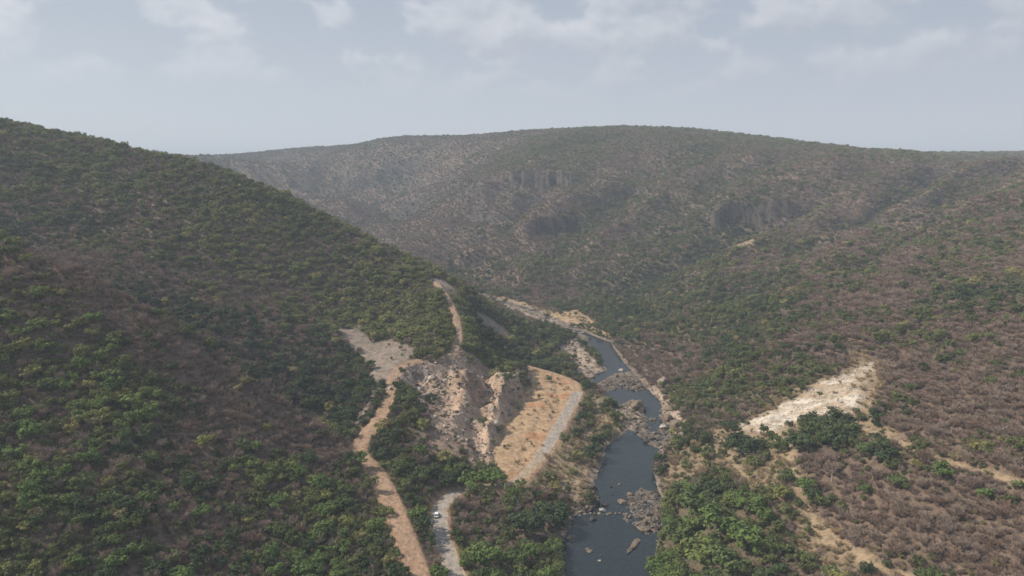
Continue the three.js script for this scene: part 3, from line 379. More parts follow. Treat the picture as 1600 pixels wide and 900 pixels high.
// ---------------------------------------------------------------- ground
{
  const pos = new Float32Array(NX * ND * 3), col = new Float32Array(NX * ND * 3), uv = new Float32Array(NX * ND * 2), idx = new Uint32Array((NX - 1) * (ND - 1) * 6);
  for (let j = 0, n = 0; j < ND; j++) for (let i = 0; i < NX; i++, n++) {
    const x = GX[i], D = GD[j]; pos[n * 3] = x; pos[n * 3 + 1] = GH[n]; pos[n * 3 + 2] = -D; uv[n * 2] = x / 23; uv[n * 2 + 1] = D / 23;
    const a = fbm(x / 24, D / 24, 111, 5) * 0.5 + 0.5, b = fbm(x / 5, D / 5, 121, 3) * 0.5 + 0.5, k = clamp(0.6 * a + 0.55 * b, 0, 1), c = [lerp(0.115, 0.175, k), lerp(0.086, 0.130, k), lerp(0.066, 0.098, k)];
    if (D > 150 && D < 2600 && Math.abs(x) < 0.9 * D + 120) {
      const vg = vegAt(x, D); mixc(c, [0.105, 0.098, 0.06], clamp(vg[0] - 0.25, 0, 0.6) * 0.9);
      if (D < 960) {
        const s = surfaceAt(x, D), rockyEdge = sstep(285, 310, D) * lerp(1, 0.25, sstep(560, 640, D)), bed = sstep(lerp(3, 7, rockyEdge), lerp(0.5, 1.5, rockyEdge), s.sd + 6 * (b - 0.5));
        mixc(c, [lerp(0.26, 0.36, b), lerp(0.20, 0.285, b), lerp(0.135, 0.185, b)], Math.max(s.bank, s.fartan, s.slidetan * 0.85) * lerp(0.55, 1, a));
        mixc(c, [lerp(0.30, 0.44, b), lerp(0.21, 0.33, b), lerp(0.12, 0.20, b)], s.fartan);
        mixc(c, [lerp(0.14, 0.27, b), lerp(0.115, 0.22, b), lerp(0.095, 0.18, b)], bed);
        mixc(c, [lerp(0.27, 0.42, b), lerp(0.22, 0.34, b), lerp(0.18, 0.275, b)], s.shelf);
        mixc(c, [lerp(0.20, 0.29, 0.5 * a + 0.5 * b), lerp(0.165, 0.245, 0.5 * a + 0.5 * b), lerp(0.14, 0.215, 0.5 * a + 0.5 * b)], s.scree * lerp(0.7, 1, a));
        const pk = sstep(0.35, 0.65, a), st = sstep(0.3, 0.7, fbm((x + D) / 6, (x - D) / 26, 133, 4) * 0.5 + 0.5);
        mixc(c, [lerp(0.24, 0.48, pk * 0.6 + b * 0.4), lerp(0.165, 0.37, pk * 0.6 + b * 0.4), lerp(0.12, 0.29, pk * 0.6 + b * 0.4)], s.quarry);
        mixc(c, [lerp(0.17, 0.26, b), lerp(0.14, 0.215, b), lerp(0.13, 0.195, b)], s.hollow * lerp(0.6, 1, a)); mixc(c, [lerp(0.17, 0.25, b), lerp(0.125, 0.19, b), lerp(0.10, 0.155, b)], s.knoll);
        mixc(c, [lerp(0.34, 0.52, st), lerp(0.275, 0.48, st), lerp(0.21, 0.435, st)], s.slide);
        mixc(c, [lerp(0.33, 0.40, b), lerp(0.255, 0.31, b), lerp(0.165, 0.21, b)], s.trail * lerp(0.4, 0.9, a));
        const orange = sstep(0.5, 0.68, fbm(x / 13, D / 13, 141, 4) * 0.5 + 0.5);
        mixc(c, [lerp(lerp(0.34, 0.43, b), 0.38, orange), lerp(lerp(0.235, 0.31, b), 0.21, orange), lerp(lerp(0.145, 0.20, b), 0.112, orange)], s.bench);
        mixc(c, [0.36, 0.235, 0.15], s.road * 0.9);
        if (s.sd < 0) mixc(c, [lerp(0.07, 0.22, b) * (D > 620 ? 1.4 : 1), lerp(0.06, 0.18, b) * (D > 620 ? 1.4 : 1), lerp(0.052, 0.145, b) * (D > 620 ? 1.4 : 1)], 0.9);
      }
    }
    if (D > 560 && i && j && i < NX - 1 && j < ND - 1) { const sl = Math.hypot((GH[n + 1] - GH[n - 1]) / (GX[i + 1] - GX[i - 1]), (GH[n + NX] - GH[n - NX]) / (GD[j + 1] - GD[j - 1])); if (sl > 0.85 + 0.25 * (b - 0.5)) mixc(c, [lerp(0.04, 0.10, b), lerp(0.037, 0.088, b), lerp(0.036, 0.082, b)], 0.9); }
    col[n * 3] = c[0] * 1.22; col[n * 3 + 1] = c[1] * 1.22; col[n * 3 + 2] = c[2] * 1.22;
  }
  for (let j = 0, o = 0; j < ND - 1; j++) for (let i = 0; i < NX - 1; i++) { const a = j * NX + i; idx[o++] = a; idx[o++] = a + 1; idx[o++] = a + NX; idx[o++] = a + 1; idx[o++] = a + NX + 1; idx[o++] = a + NX; }
  const g = new THREE.BufferGeometry();
  g.setAttribute('position', new THREE.BufferAttribute(pos, 3)); g.setAttribute('color', new THREE.BufferAttribute(col, 3)); g.setAttribute('uv', new THREE.BufferAttribute(uv, 2)); g.setIndex(new THREE.BufferAttribute(idx, 1)); g.computeVertexNormals();
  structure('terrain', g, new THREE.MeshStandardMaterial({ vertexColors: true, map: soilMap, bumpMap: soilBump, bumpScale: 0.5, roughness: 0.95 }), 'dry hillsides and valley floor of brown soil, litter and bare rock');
}

// ---------------------------------------------------------------- river and roads
function resample(P, n) { const L = [0]; for (let i = 1; i < P.length; i++) L.push(L[i - 1] + Math.hypot(P[i][0] - P[i - 1][0], P[i][2] - P[i - 1][2])); const out = []; let k = 0; for (let i = 0; i <= n; i++) { const s = L[L.length - 1] * i / n; while (k < P.length - 2 && L[k + 1] < s) k++; const t = (s - L[k]) / (L[k + 1] - L[k] || 1); out.push([0, 1, 2].map(c => lerp(P[k][c], P[k + 1][c], t))); } return out; }
{
  const n = 260, a = resample(LBX, n), b = resample(RBX, n), P = [], U = [], I = [], across = 6;
  for (let i = 0; i <= n; i++) {
    const dx = b[i][0] - a[i][0], dz = b[i][2] - a[i][2], L = Math.hypot(dx, dz), y = 0.5 * (a[i][1] + b[i][1]);
    for (let k = 0; k <= across; k++) { const t = lerp(-5 / L, 1 + 5 / L, k / across), x = a[i][0] + dx * t, D = a[i][2] + dz * t; P.push(x, y, -D); U.push(x / 9, D / 9); }
    if (i) for (let k = 0; k < across; k++) { const o = (i - 1) * (across + 1) + k, q = o + across + 1; I.push(o, o + 1, q, o + 1, q + 1, q); }
  }
  const g = new THREE.BufferGeometry(); g.setAttribute('position', new THREE.Float32BufferAttribute(P, 3)); g.setAttribute('uv', new THREE.Float32BufferAttribute(U, 2)); g.setIndex(I); g.computeVertexNormals();
  const ripple = noiseTexture(512, 201, (u, v, k) => { const m = 0.6 * tileNoise(u, v, 12, k) + 0.4 * tileNoise(u, v, 34, k + 1); return [m, m, m]; });
  structure('river_water', g, new THREE.MeshPhysicalMaterial({ color: C(0.020, 0.028, 0.031), roughness: 0.10, ior: 1.33, bumpMap: ripple, bumpScale: 0.09 }), 'dark slate coloured river winding through the valley floor');
}
function ribbon(name, line, half, lift, color, label, seed, amp) {
  const pts = resample(line, Math.round(line.length * 4 / 1.2)), P = [], U = [], K = [], I = [], n = 8;
  for (let i = 0; i < pts.length; i++) {
    const p = pts[Math.max(0, i - 1)], q = pts[Math.min(pts.length - 1, i + 1)], tx = q[0] - p[0], tz = q[2] - p[2], L = Math.hypot(tx, tz), nx = tz / L, nz = -tx / L, s = i / (pts.length - 1), h = half(s);
    for (let k = 0; k <= n; k++) {
      const t = k / n * 2 - 1, w = t * (h + amp * fbm(i / 4, seed + Math.sign(t) * 5, seed, 3)), x = pts[i][0] + nx * w, D = pts[i][2] + nz * w, b = fbm(x / 4, D / 4, seed + 3, 4) * 0.5 + 0.5;
      P.push(x, groundY(x, D) + lift, -D); U.push(x / 13, D / 13); const c = color(s, t, b, x, D); K.push(c[0], c[1], c[2]);
    }
    if (i) for (let k = 0; k < n; k++) { const o = (i - 1) * (n + 1) + k, m = o + n + 1; I.push(o, o + 1, m, o + 1, m + 1, m); }
  }
  const g = new THREE.BufferGeometry(); g.setAttribute('position', new THREE.Float32BufferAttribute(P, 3)); g.setAttribute('uv', new THREE.Float32BufferAttribute(U, 2)); g.setAttribute('color', new THREE.Float32BufferAttribute(K, 3)); g.setIndex(I); g.computeVertexNormals();
  return structure(name, g, new THREE.MeshStandardMaterial({ vertexColors: true, map: soilMap, bumpMap: soilBump, bumpScale: 0.12, roughness: 0.95, side: THREE.DoubleSide }), label);
}
const wheel = t => sstep(0.16, 0.04, Math.abs(Math.abs(t) - 0.42));
ribbon('dirt_track', dirtLine, s => dirtHalf(s) + 0.3, 0.07, (s, t, b) => { const c = [lerp(0.30, 0.43, b), lerp(0.195, 0.30, b), lerp(0.13, 0.21, b)]; mixc(c, [0.33, 0.265, 0.205], sstep(0.45, 0.62, s) * 0.7); mixc(c, [0.46, 0.35, 0.26], 0.55 * wheel(t) * sstep(0.3, 0.6, b)); return c; }, 'reddish dirt track climbing the left side of the valley', 301, 1.5);
ribbon('gravel_road', roadLine, s => lerp(3.5, 2.4, sstep(0.36, 0.42, s) * sstep(0.60, 0.54, s)), 0.07, (s, t, b) => { const c = [lerp(0.32, 0.40, b), lerp(0.29, 0.36, b), lerp(0.27, 0.33, b)]; mixc(c, [0.40, 0.32, 0.24], sstep(0.34, 0.40, s) * sstep(0.64, 0.56, s)); mixc(c, [0.44, 0.36, 0.27], sstep(0.62, 0.98, Math.abs(t) + 0.35 * (b - 0.5))); return c; }, 'grey gravel road along the valley floor', 311, 0.7);
ribbon('bench_track', trackLine, () => 2.5, 0.07, (s, t, b) => [lerp(0.36, 0.46, b), lerp(0.245, 0.325, b), lerp(0.16, 0.215, b)], 'orange earth track at the far end of the bench', 321, 0.8);

// ---------------------------------------------------------------- plants
function tri(P, a, b, c) { P.push(...a, ...b, ...c); }
function leafCrown(seed, shape) {   // a crown of small leaf sprays gathered in clumps, radius 1
  const R = rng(seed), P = [], v = new THREE.Vector3(), n = new THREE.Vector3(), t = new THREE.Vector3(), bt = new THREE.Vector3(), cc = new THREE.Vector3();
  for (let k = 0; k < shape.clumps; k++) {
    const a = R() * Math.PI * 2, h = Math.pow(R(), 0.8), rr = Math.sqrt(R()) * 0.78;
    cc.set(Math.cos(a) * rr, shape.base + shape.height * (h * Math.sqrt(Math.max(0.05, 1 - rr * rr * shape.dome))), Math.sin(a) * rr);
    if (shape.lop) { cc.x += shape.lop * (cc.y - shape.base) - 0.15; cc.z *= 1 - shape.lop * 0.5; }
    const cr = 0.22 + 0.20 * R();
    for (let i = 0; i < shape.leaves; i++) {
      v.set(R() * 2 - 1, R() * 2 - 1, R() * 2 - 1); if (v.lengthSq() > 1) { i--; continue; }
      v.normalize().multiplyScalar(cr * (0.45 + 0.55 * R())); v.y *= 0.7;
      n.copy(v).normalize().add(bt.set(cc.x, cc.y - shape.base, cc.z).multiplyScalar(0.5)).add(bt.set(R() * 2 - 1, R() * 2 - 0.55, R() * 2 - 1).multiplyScalar(0.75)).normalize();
      t.set(R() - 0.5, R() - 0.5, R() - 0.5).cross(n).normalize(); bt.crossVectors(n, t);
      const s = shape.leaf * (0.6 + 0.8 * R()), p = v.add(cc);
      const q = (x, y) => [p.x + t.x * x * s + bt.x * y * s, p.y + t.y * x * s + bt.y * y * s, p.z + t.z * x * s + bt.z * y * s];
      tri(P, q(-1, -0.45), q(0.2, -0.6), q(1, 0.1)); tri(P, q(-1, -0.45), q(1, 0.1), q(-0.1, 0.62));
    }
  }
  return P;
}
function limb(P, a, b, ra, rb, sides = 4) {
  const d = new THREE.Vector3(b[0] - a[0], b[1] - a[1], b[2] - a[2]).normalize(), u = new THREE.Vector3(0.3, 0.1, 1).cross(d).normalize(), w = new THREE.Vector3().crossVectors(d, u);
  const ring = (c, r, k) => { const s = Math.sin(k / sides * 6.2832) * r, e = Math.cos(k / sides * 6.2832) * r; return [c[0] + u.x * s + w.x * e, c[1] + u.y * s + w.y * e, c[2] + u.z * s + w.z * e]; };
  for (let k = 0; k < sides; k++) { const p = ring(a, ra, k), q = ring(a, ra, k + 1), r = ring(b, rb, k), s = ring(b, rb, k + 1); tri(P, p, q, s); tri(P, p, s, r); }
}
function trunkOf(seed, shape) {
  const R = rng(seed), P = [], fork = [0.06 * (R() - 0.5), shape.base * 0.75, 0.06 * (R() - 0.5)];
  limb(P, [0, -0.35, 0], fork, 0.075, 0.055, 6);
  for (let k = 0; k < 5; k++) { const a = k / 5 * 6.28 + R(), e = [Math.cos(a) * (0.3 + 0.25 * R()), shape.base + shape.height * (0.35 + 0.4 * R()), Math.sin(a) * (0.3 + 0.25 * R())]; limb(P, fork, e, 0.045, 0.012); }
  return P;
}
function twigBush(seed, o) {   // leafless: stems that fork and fork again into thin twigs
  const R = rng(seed), P = [];
  const grow = (a, d, len, w, level) => {
    const e = [a[0] + d.x * len, a[1] + d.y * len, a[2] + d.z * len];
    if (level < 1) limb(P, a, e, w, w * 0.6, 3);
    else { const s = new THREE.Vector3(R() - 0.5, R() - 0.5, R() - 0.5).cross(d).normalize().multiplyScalar(w * (level > 1 ? 1.5 : 1)); tri(P, [a[0] - s.x, a[1] - s.y, a[2] - s.z], [a[0] + s.x, a[1] + s.y, a[2] + s.z], [e[0] + s.x * 0.4, e[1] + s.y * 0.4, e[2] + s.z * 0.4]); tri(P, [a[0] - s.x, a[1] - s.y, a[2] - s.z], [e[0] + s.x * 0.4, e[1] + s.y * 0.4, e[2] + s.z * 0.4], [e[0] - s.x * 0.3, e[1] - s.y * 0.3, e[2] - s.z * 0.3]); }
    if (level < 3) { const m = level === 0 ? o.fork : level === 1 ? 5 : 4; for (let k = 0; k < m; k++) { const t = 0.35 + 0.65 * (k + R()) / m, nd = new THREE.Vector3(d.x + (R() - 0.5) * 1.7, d.y + (R() - 0.32) * 1.2, d.z + (R() - 0.5) * 1.7).normalize(); grow([a[0] + d.x * len * t, a[1] + d.y * len * t, a[2] + d.z * len * t], nd, len * (0.52 + 0.2 * R()), w * 0.62, level + 1); } }
  };
  for (let k = 0; k < o.stems; k++) { const a = R() * 6.28, s = 0.25 + 0.55 * R(); grow([Math.cos(a) * 0.1, -0.2, Math.sin(a) * 0.1], new THREE.Vector3(Math.cos(a) * s, 1, Math.sin(a) * s).normalize(), o.len * (0.8 + 0.4 * R()), o.w, 0); }
  return P;
}
function geo(P, tint) { const g = new THREE.BufferGeometry(); g.setAttribute('position', new THREE.Float32BufferAttribute(P, 3)); if (tint) { const K = new Float32Array(P.length); for (let i = 0; i < P.length; i += 3) { K[i] = tint[0]; K[i + 1] = tint[1]; K[i + 2] = tint[2]; } g.setAttribute('color', new THREE.BufferAttribute(K, 3)); } return g; }
const SHAPES = [
  { clumps: 30, leaves: 26, leaf: 0.10, base: 0.45, height: 0.95, dome: 0.9 },
  { clumps: 26, leaves: 26, leaf: 0.105, base: 0.6, height: 0.75, dome: 0.75 },
  { clumps: 34, leaves: 24, leaf: 0.095, base: 0.4, height: 1.25, dome: 1.0 },
  { clumps: 22, leaves: 24, leaf: 0.11, base: 0.3, height: 0.8, dome: 0.95 },
  { clumps: 15, leaves: 30, leaf: 0.10, base: 0.7, height: 0.7, dome: 0.4, lop: 0.5 },
  { clumps: 18, leaves: 26, leaf: 0.10, base: 0.35, height: 1.1, dome: 0.8, lop: 0.35 }];
const crowns = SHAPES.map((s, i) => leafCrown(401 + i * 7, s)), trunks = SHAPES.map((s, i) => trunkOf(451 + i * 7, s));
const twigs = [[7, 0.85, 0.05, 5], [9, 0.75, 0.045, 4], [6, 1.0, 0.05, 5]].map(([stems, len, w, fork], i) => twigBush(501 + i * 13, { stems, len, w, fork }));
const leafyGeo = SHAPES.map((s, i) => mergeGeometries([geo(crowns[i], [1, 1, 1]), geo(trunks[i], [1.6, 1.15, 1.5])]));
const twigGeo = twigs.map(P => geo(P, [1, 1, 1]));
const crownGeo = crowns.map(P => geo(P)), trunkGeo = trunks.map(P => geo(P)), twigPlain = twigs.map(P => geo(P));
const leafMat = c => new THREE.MeshPhysicalMaterial({ color: c, roughness: 1, specularIntensity: 0.3, transmission: 0.25, thickness: 0, side: THREE.DoubleSide });
const TINTS = [[0.055, 0.084, 0.040], [0.075, 0.106, 0.046], [0.135, 0.195, 0.058], [0.115, 0.155, 0.055], [0.17, 0.215, 0.068], [0.25, 0.255, 0.085], [0.29, 0.245, 0.13]];
const leafMats = TINTS.map(t => leafMat(C(...t)));
const barkMat = new THREE.MeshStandardMaterial({ color: C(0.17, 0.135, 0.11), roughness: 0.95 });
const twigMats = [[0.30, 0.232, 0.192], [0.25, 0.175, 0.135], [0.335, 0.258, 0.20]].map(c => new THREE.MeshStandardMaterial({ color: C(...c), roughness: 0.95, side: THREE.DoubleSide }));
const paleBark = new THREE.MeshStandardMaterial({ color: C(0.5, 0.46, 0.42), roughness: 0.9 });

function zoneOf(x, D) {
  const xr = x - lerp(-38, -60, sstep(220, 300, D)), rd = roadPath.near(x, D), ch = channel.sd(x, D);
  const mid = 0.5 * (lerp(20, 50, sstep(240, 350, D)) + lerp(54, 90, sstep(240, 400, D)));
  if (x > mid) return x < 118 && D < 320 ? 4 : 5;
  if (D > 345 && x < -60) return 1;
  if (D > 400) return 6;
  const dl = dirtLine.reduce((b, p) => Math.abs(p[2] - D) < b[0] ? [Math.abs(p[2] - D), p[0]] : b, [1e9, 0])[1];
  if (x < dl) return D > 335 + (x + 70) * -0.12 ? 1 : 0;
  const rl = roadLine.reduce((b, p) => Math.abs(p[2] - D) < b[0] ? [Math.abs(p[2] - D), p[0]] : b, [1e9, 0])[1];
  return x < rl ? 2 : 3;
}
const ZONES = ['in the dense scrub of the near left hillside', 'on the big left hill behind the gully', 'between the dirt track and the grey road', 'between the grey road and the river', 'in the grove on the right river bank', 'on the brown slope right of the river', 'on the nose of the left hill by the quarry'];
const ORDINAL = ['', 'second', 'third', 'fourth', 'fifth', 'sixth', 'seventh', 'eighth', 'ninth', 'tenth', 'eleventh', 'twelfth'];
function rankLabels(list, kindOf, fits = 12) {   // says which one: place from the left among its like
  const like = new Map(); for (const p of list) { const k = kindOf(p).join('|'); if (!like.has(k)) like.set(k, []); like.get(k).push(p); }
  for (const [key, a] of like) { const [what, where] = key.split('|'); a.sort((p, q) => p.x / p.D - q.x / q.D); a.forEach((p, n) => { p.label = a.length === 1 ? `${what} ${where}` : n === 0 ? `leftmost ${what} ${where}` : n === a.length - 1 ? `rightmost ${what} ${where}` : n < fits ? `${ORDINAL[n]} ${what} from left ${where}` : a.length - 1 - n < 12 ? `${ORDINAL[a.length - 1 - n]} ${what} from right ${where}` : `${what} ${where}`; }); }
}
function visible(x, y, D) { if (Math.abs(x) / D > 0.76) return false; const n = 40; for (let k = 4; k < n - 1; k++) { const t = k / n; if (groundY(x * t, D * t) > lerp(155, y, t)) return false; } const v = (155 - y) / D; return v < 0.66; }

const plants = [], R0 = rng(9001);
function sow(cell, d0, d1, small) {
  for (let D = d0; D < d1; D += cell) for (let x = -(0.8 * D + 70); x < 0.8 * D + 70; x += cell) {
    const px = x + (R0() - 0.5) * cell * 1.1, pD = D + (R0() - 0.5) * cell * 1.1, u = R0(), w = R0(), z = R0(), turn = R0() * 6.28, tone = R0();
    let cover = 1, straw = 0;
    if (pD < 960) {
      const s = surfaceAt(px, pD);
      if (s.sd < (pD > 640 ? -20 : 0.8)) continue;
      cover = 1 - Math.max(s.scree * 0.985, s.slide * 0.985, s.slidetan * (small ? 0.68 : 0.92), s.quarry * (small ? 0.86 : 0.97), s.hollow * 0.97, s.knoll * 0.93, s.shelf * 0.93, s.bank * (small ? 0.3 : 0.86), s.fartan * 0.85, s.bench * (small ? 0.93 : 0.995), s.trail * 0.93, s.road * 0.96);
      if (s.road > 0.5 || s.sd < (pD > 300 && pD < 600 ? 2.2 : 1.0)) cover *= 0.1;
      straw = Math.max(s.bank, s.slidetan, s.fartan, s.bench, s.trail);
    }
    const vg = vegAt(px, pD), gl = pD > 520 ? clamp(-0.35 - gullyAt(px, pD), 0, 0.6) : 0, patch = fbm(px / 26, pD / 26, 151, 3) + 0.55 * fbm(px / 75, pD / 75, 157, 2), g = clamp(vg[0] + 0.45 * patch + gl * 0.6 - 0.04 * sstep(700, 900, pD), 0.02, 0.98), dry = 1 - vg[0];
    if (gl > 0) vg[1] *= 1 - 0.6 * gl;
    const gap = fbm(px / 14, pD / 14, 161, 3) * 0.5 + 0.5;
    cover *= clamp(1.25 - 0.75 * gap * dry - (small ? 0.15 : 0), 0, 1);
    if (u > cover) continue;
    const green = w < g * 0.92 * (small ? 1 - 0.75 * straw : 1);
    let r = small ? (pD > 450 ? 1.0 + 0.9 * z : 0.7 + 0.8 * z) : green ? 1.2 + 3.0 * Math.pow(z, 2.1) + 0.6 * vg[0] : 1.0 + 1.8 * z * z + 0.4 * z;
    
    plants.push({ x: px, D: pD, r, green, turn, tone, warm: vg[1], g: vg[0], straw: green ? 0 : straw, i: plants.length });
  }
}
sow(3.1, 165, 480, false); sow(2.3, 165, 450, true); sow(3.7, 480, 820, false); sow(4.3, 820, 1550, false); sow(3.6, 450, 820, true); sow(4.4, 820, 1500, true); sow(4.8, 1550, 2500, false);
// keep clear of the trees that are placed one by one
const kept = plants.filter(p => p.D > 700 || !SPTREE.some(s => Math.hypot(s[0] - p.x, s[1] - p.D) < s[2] * 0.85 + p.r * 0.3) && !SPBARE.some(s => Math.hypot(s[0] - p.x, s[1] - p.D) < 3) && Math.hypot(p.x - CAR[0], p.D - CAR[1]) > 3 + p.r);
for (const p of kept) p.y = groundY(p.x, p.D);

// trees placed one by one
function makeTree(x, D, r, shape, tint, turn, label, group, squash = 1) {
  const t = new THREE.Group(); t.name = numbered('leafy_tree'); t.position.set(x, groundY(x, D), -D); t.rotation.y = turn; t.scale.set(r, r * squash, r);
  const c = new THREE.Mesh(crownGeo[shape], leafMats[tint]); c.name = 'crown'; const k = new THREE.Mesh(trunkGeo[shape], barkMat); k.name = 'trunk';
  t.add(c, k); tag(t, label, 'tree', group); scene.add(shade(t)); return t;
}
SPTREE.forEach((s, i) => makeTree(s[0], s[1], s[2], s[2] > 6 ? [0, 1][i % 2] : [0, 2, 1][i % 3], s[3], i * 1.7, TREE_LABELS[i], undefined, s[2] > 6 ? 0.85 : 1));
function makeBush(x, D, r, k, m, turn, label, group, h = 1) {
  const t = new THREE.Mesh(twigPlain[k], twigMats[m]); t.name = numbered('bare_bush'); t.position.set(x, groundY(x, D), -D); t.rotation.y = turn; t.scale.set(r, r * h, r);
  tag(t, label, 'bush', group); scene.add(shade(t)); return t;
}
SPBARE.forEach((s, i) => {
  const t = new THREE.Group(); t.name = 'dead_tree'; t.position.set(s[0], groundY(s[0], s[1]), -s[1]);
  const P = []; limb(P, [0, -0.3, 0], [0.1, 4.5, 0], 0.2, 0.15, 7); limb(P, [0.1, 4.5, 0], [0.25, 8, 0.1], 0.15, 0.06, 6);
  const tr = new THREE.Mesh(geo(P), paleBark); tr.name = 'trunk'; t.add(tr);
  const br = new THREE.Mesh(twigPlain[2], twigMats[2]); br.name = 'branches'; br.position.y = 4.6; br.scale.setScalar(2.6); t.add(br);
  tag(t, BARE_LABELS[i], 'tree'); scene.add(shade(t));
});
const byShow = green => kept.filter(p => p.green === green && p.D < 520 && p.r > (green ? 1.6 : 1.0) && visible(p.x, p.y + p.r, p.D)).sort((a, b) => b.r / b.D - a.r / a.D);
const single = new Set();
const LEAFTONE = ['dark green', 'deep green', 'bright green', 'mid green', 'light green', 'lime', 'straw'];
const greens = byShow(true).slice(0, 255), bares = byShow(false).slice(0, 240);
for (const p of greens) { const w = clamp(p.warm + 0.5 * (p.tone - 0.5), 0, 1); p.z = zoneOf(p.x, p.D); p.tint = p.tone > 0.985 ? 6 : p.tone > 0.95 ? 5 : w < 0.22 ? 0 : w < 0.36 ? 1 : w < 0.5 ? 3 : w < 0.72 ? 2 : 4; }
for (const p of bares) { p.z = zoneOf(p.x, p.D); p.mat = (p.i >> 2) % 3; }
const FINE = p => { const v = (155 - p.y) / p.D; return p.z === 0 ? ZONES[0].replace('in the dense scrub of', v > 0.56 ? 'at the foot of' : v > 0.47 ? 'low on' : v > 0.38 ? 'midway up' : v > 0.28 ? 'high on' : 'near the top of') : p.z === 5 ? (v > 0.52 ? 'at the foot of the brown right slope' : v > 0.42 ? 'low on the brown right slope' : v > 0.32 ? 'midway up the brown right slope' : 'high on the brown right slope') : p.z === 4 ? (v > 0.54 ? 'in the lower right bank grove' : 'in the upper right bank grove') : ZONES[p.z]; };
rankLabels(greens, p => [`${p.r > 3 ? 'large' : p.r > 2.3 ? 'medium' : 'small'} ${LEAFTONE[p.tint]} tree`, FINE(p)]);
rankLabels(bares, p => [`${p.r > 2.2 ? 'large' : p.r > 1.7 ? 'medium' : 'small'} leafless ${['grey', 'brown', 'tan'][p.mat]} bush`, FINE(p)]);
for (const p of greens) { single.add(p.i); makeTree(p.x, p.D, p.r, p.i % 6, p.tint, p.turn, p.label, `green trees ${ZONES[p.z]}`); }
for (const p of bares) { single.add(p.i); makeBush(p.x, p.D, p.r, p.i % 3, p.mat, p.turn, p.label, `bare bushes ${ZONES[p.z]}`); }

// the uncountable rest of the scrub
{
  const wood = new THREE.Group(); wood.name = 'hillside_scrub'; tag(wood, 'dense mass of green and leafless scrub covering all the hillsides', 'scrub', null, 'stuff');
  const leafI = leafMat(C(1, 1, 1)); leafI.vertexColors = true; const twigI = new THREE.MeshStandardMaterial({ vertexColors: true, roughness: 0.95, side: THREE.DoubleSide });
  const bins = [...leafyGeo.map(g => [g, leafI, []]), ...twigGeo.map(g => [g, twigI, []])];
  for (const p of kept) if (!single.has(p.i)) bins[p.green ? (p.i * 7 + 3) % 6 : 6 + (p.i % 3)][2].push(p);
  const m = new THREE.Matrix4(), q = new THREE.Quaternion(), e = new THREE.Euler(), c = new THREE.Color();
  bins.forEach(([g, mat, list], b) => {
    const im = new THREE.InstancedMesh(g, mat, list.length); im.name = b < 6 ? 'leafy_scrub' : 'bare_scrub'; im.userData = { kind: 'stuff' };
    list.forEach((p, k) => {
      e.set((p.tone - 0.5) * 0.25, p.turn, (p.warm - p.tone) * 0.2); q.setFromEuler(e);
      const h = 0.8 + 0.45 * ((p.tone * 7.31) % 1);
      m.compose(new THREE.Vector3(p.x, p.y, -p.D), q, new THREE.Vector3(p.r, p.r * h, p.r)); im.setMatrixAt(k, m);
      const t = (p.tone * 13.7) % 1, v = 0.75 + 0.5 * ((p.tone * 29.3) % 1);
      if (p.green) {
        const w = clamp(p.warm * 1.15 + 0.55 * (t - 0.5) + 0.25 * fbm(p.x / 30, p.D / 30, 171, 2), 0, 1);
        const dryLeaf = (p.tone * 53.1) % 1 < 0.02 + 0.10 * p.warm;
        if (dryLeaf) c.setRGB(0.27 * v, 0.25 * v, 0.10 * v); else c.setRGB(lerp(0.058, 0.195, w) * v, lerp(0.084, 0.215, w) * v, lerp(0.042, 0.076, w) * v);
      } else { const gr = (p.tone * 17.9) % 1; c.setRGB(lerp(0.24, 0.345, gr) * v, lerp(0.17, 0.265, gr) * v, lerp(0.132, 0.215, gr) * v); if (p.straw > 0.3) c.setRGB(0.40 * v, 0.315 * v, 0.195 * v); }
      im.setColorAt(k, c);
    });
    wood.add(im);
  });
  scene.add(shade(wood));
  console.log('plants', kept.length, bins.map(b => b[2].length).join(' '));
}

// ---------------------------------------------------------------- rocks
function rockGeo(seed, cuts) {
  const R = rng(seed), g = new THREE.IcosahedronGeometry(1, 4), p = g.attributes.position, pl = [];
  for (let k = 0; k < cuts; k++) { const v = new THREE.Vector3(R() * 2 - 1, R() * 1.6 - 0.6, R() * 2 - 1).normalize(); pl.push([v, 0.62 + 0.34 * R()]); }
  const v = new THREE.Vector3();
  for (let i = 0; i < p.count; i++) { v.fromBufferAttribute(p, i).normalize(); let r = 1.05; for (const [n, d] of pl) { const k = n.dot(v); if (k > 0.05) r = Math.min(r, d / k); } r *= 1 + 0.05 * fbm(v.x * 3 + seed, v.y * 3 + v.z * 2.3, seed, 3); p.setXYZ(i, v.x * r, v.y * r, v.z * r); }
  g.deleteAttribute('normal'); g.deleteAttribute('uv'); const uv = new Float32Array(p.count * 2); for (let i = 0; i < p.count; i++) { uv[i * 2] = (p.getX(i) + p.getY(i) * 0.6) * 0.3; uv[i * 2 + 1] = (p.getZ(i) + p.getY(i) * 0.7) * 0.3; } g.setAttribute('uv', new THREE.BufferAttribute(uv, 2)); g.computeVertexNormals();
  return g;
}
const rocks = [0, 1, 2, 3, 4].map(i => rockGeo(601 + i * 11, 9 + i)), rockMats = [[0.085, 0.075, 0.068], [0.25, 0.20, 0.155], [0.35, 0.30, 0.25], [0.58, 0.54, 0.50], [0.165, 0.14, 0.12]].map(c => new THREE.MeshStandardMaterial({ color: C(...c), map: soilMap, bumpMap: soilBump, bumpScale: 0.3, roughness: 0.9 }));
function waterAt(x, D) { const c = channel.sd(x, D); return c ? c[1] : -99; }
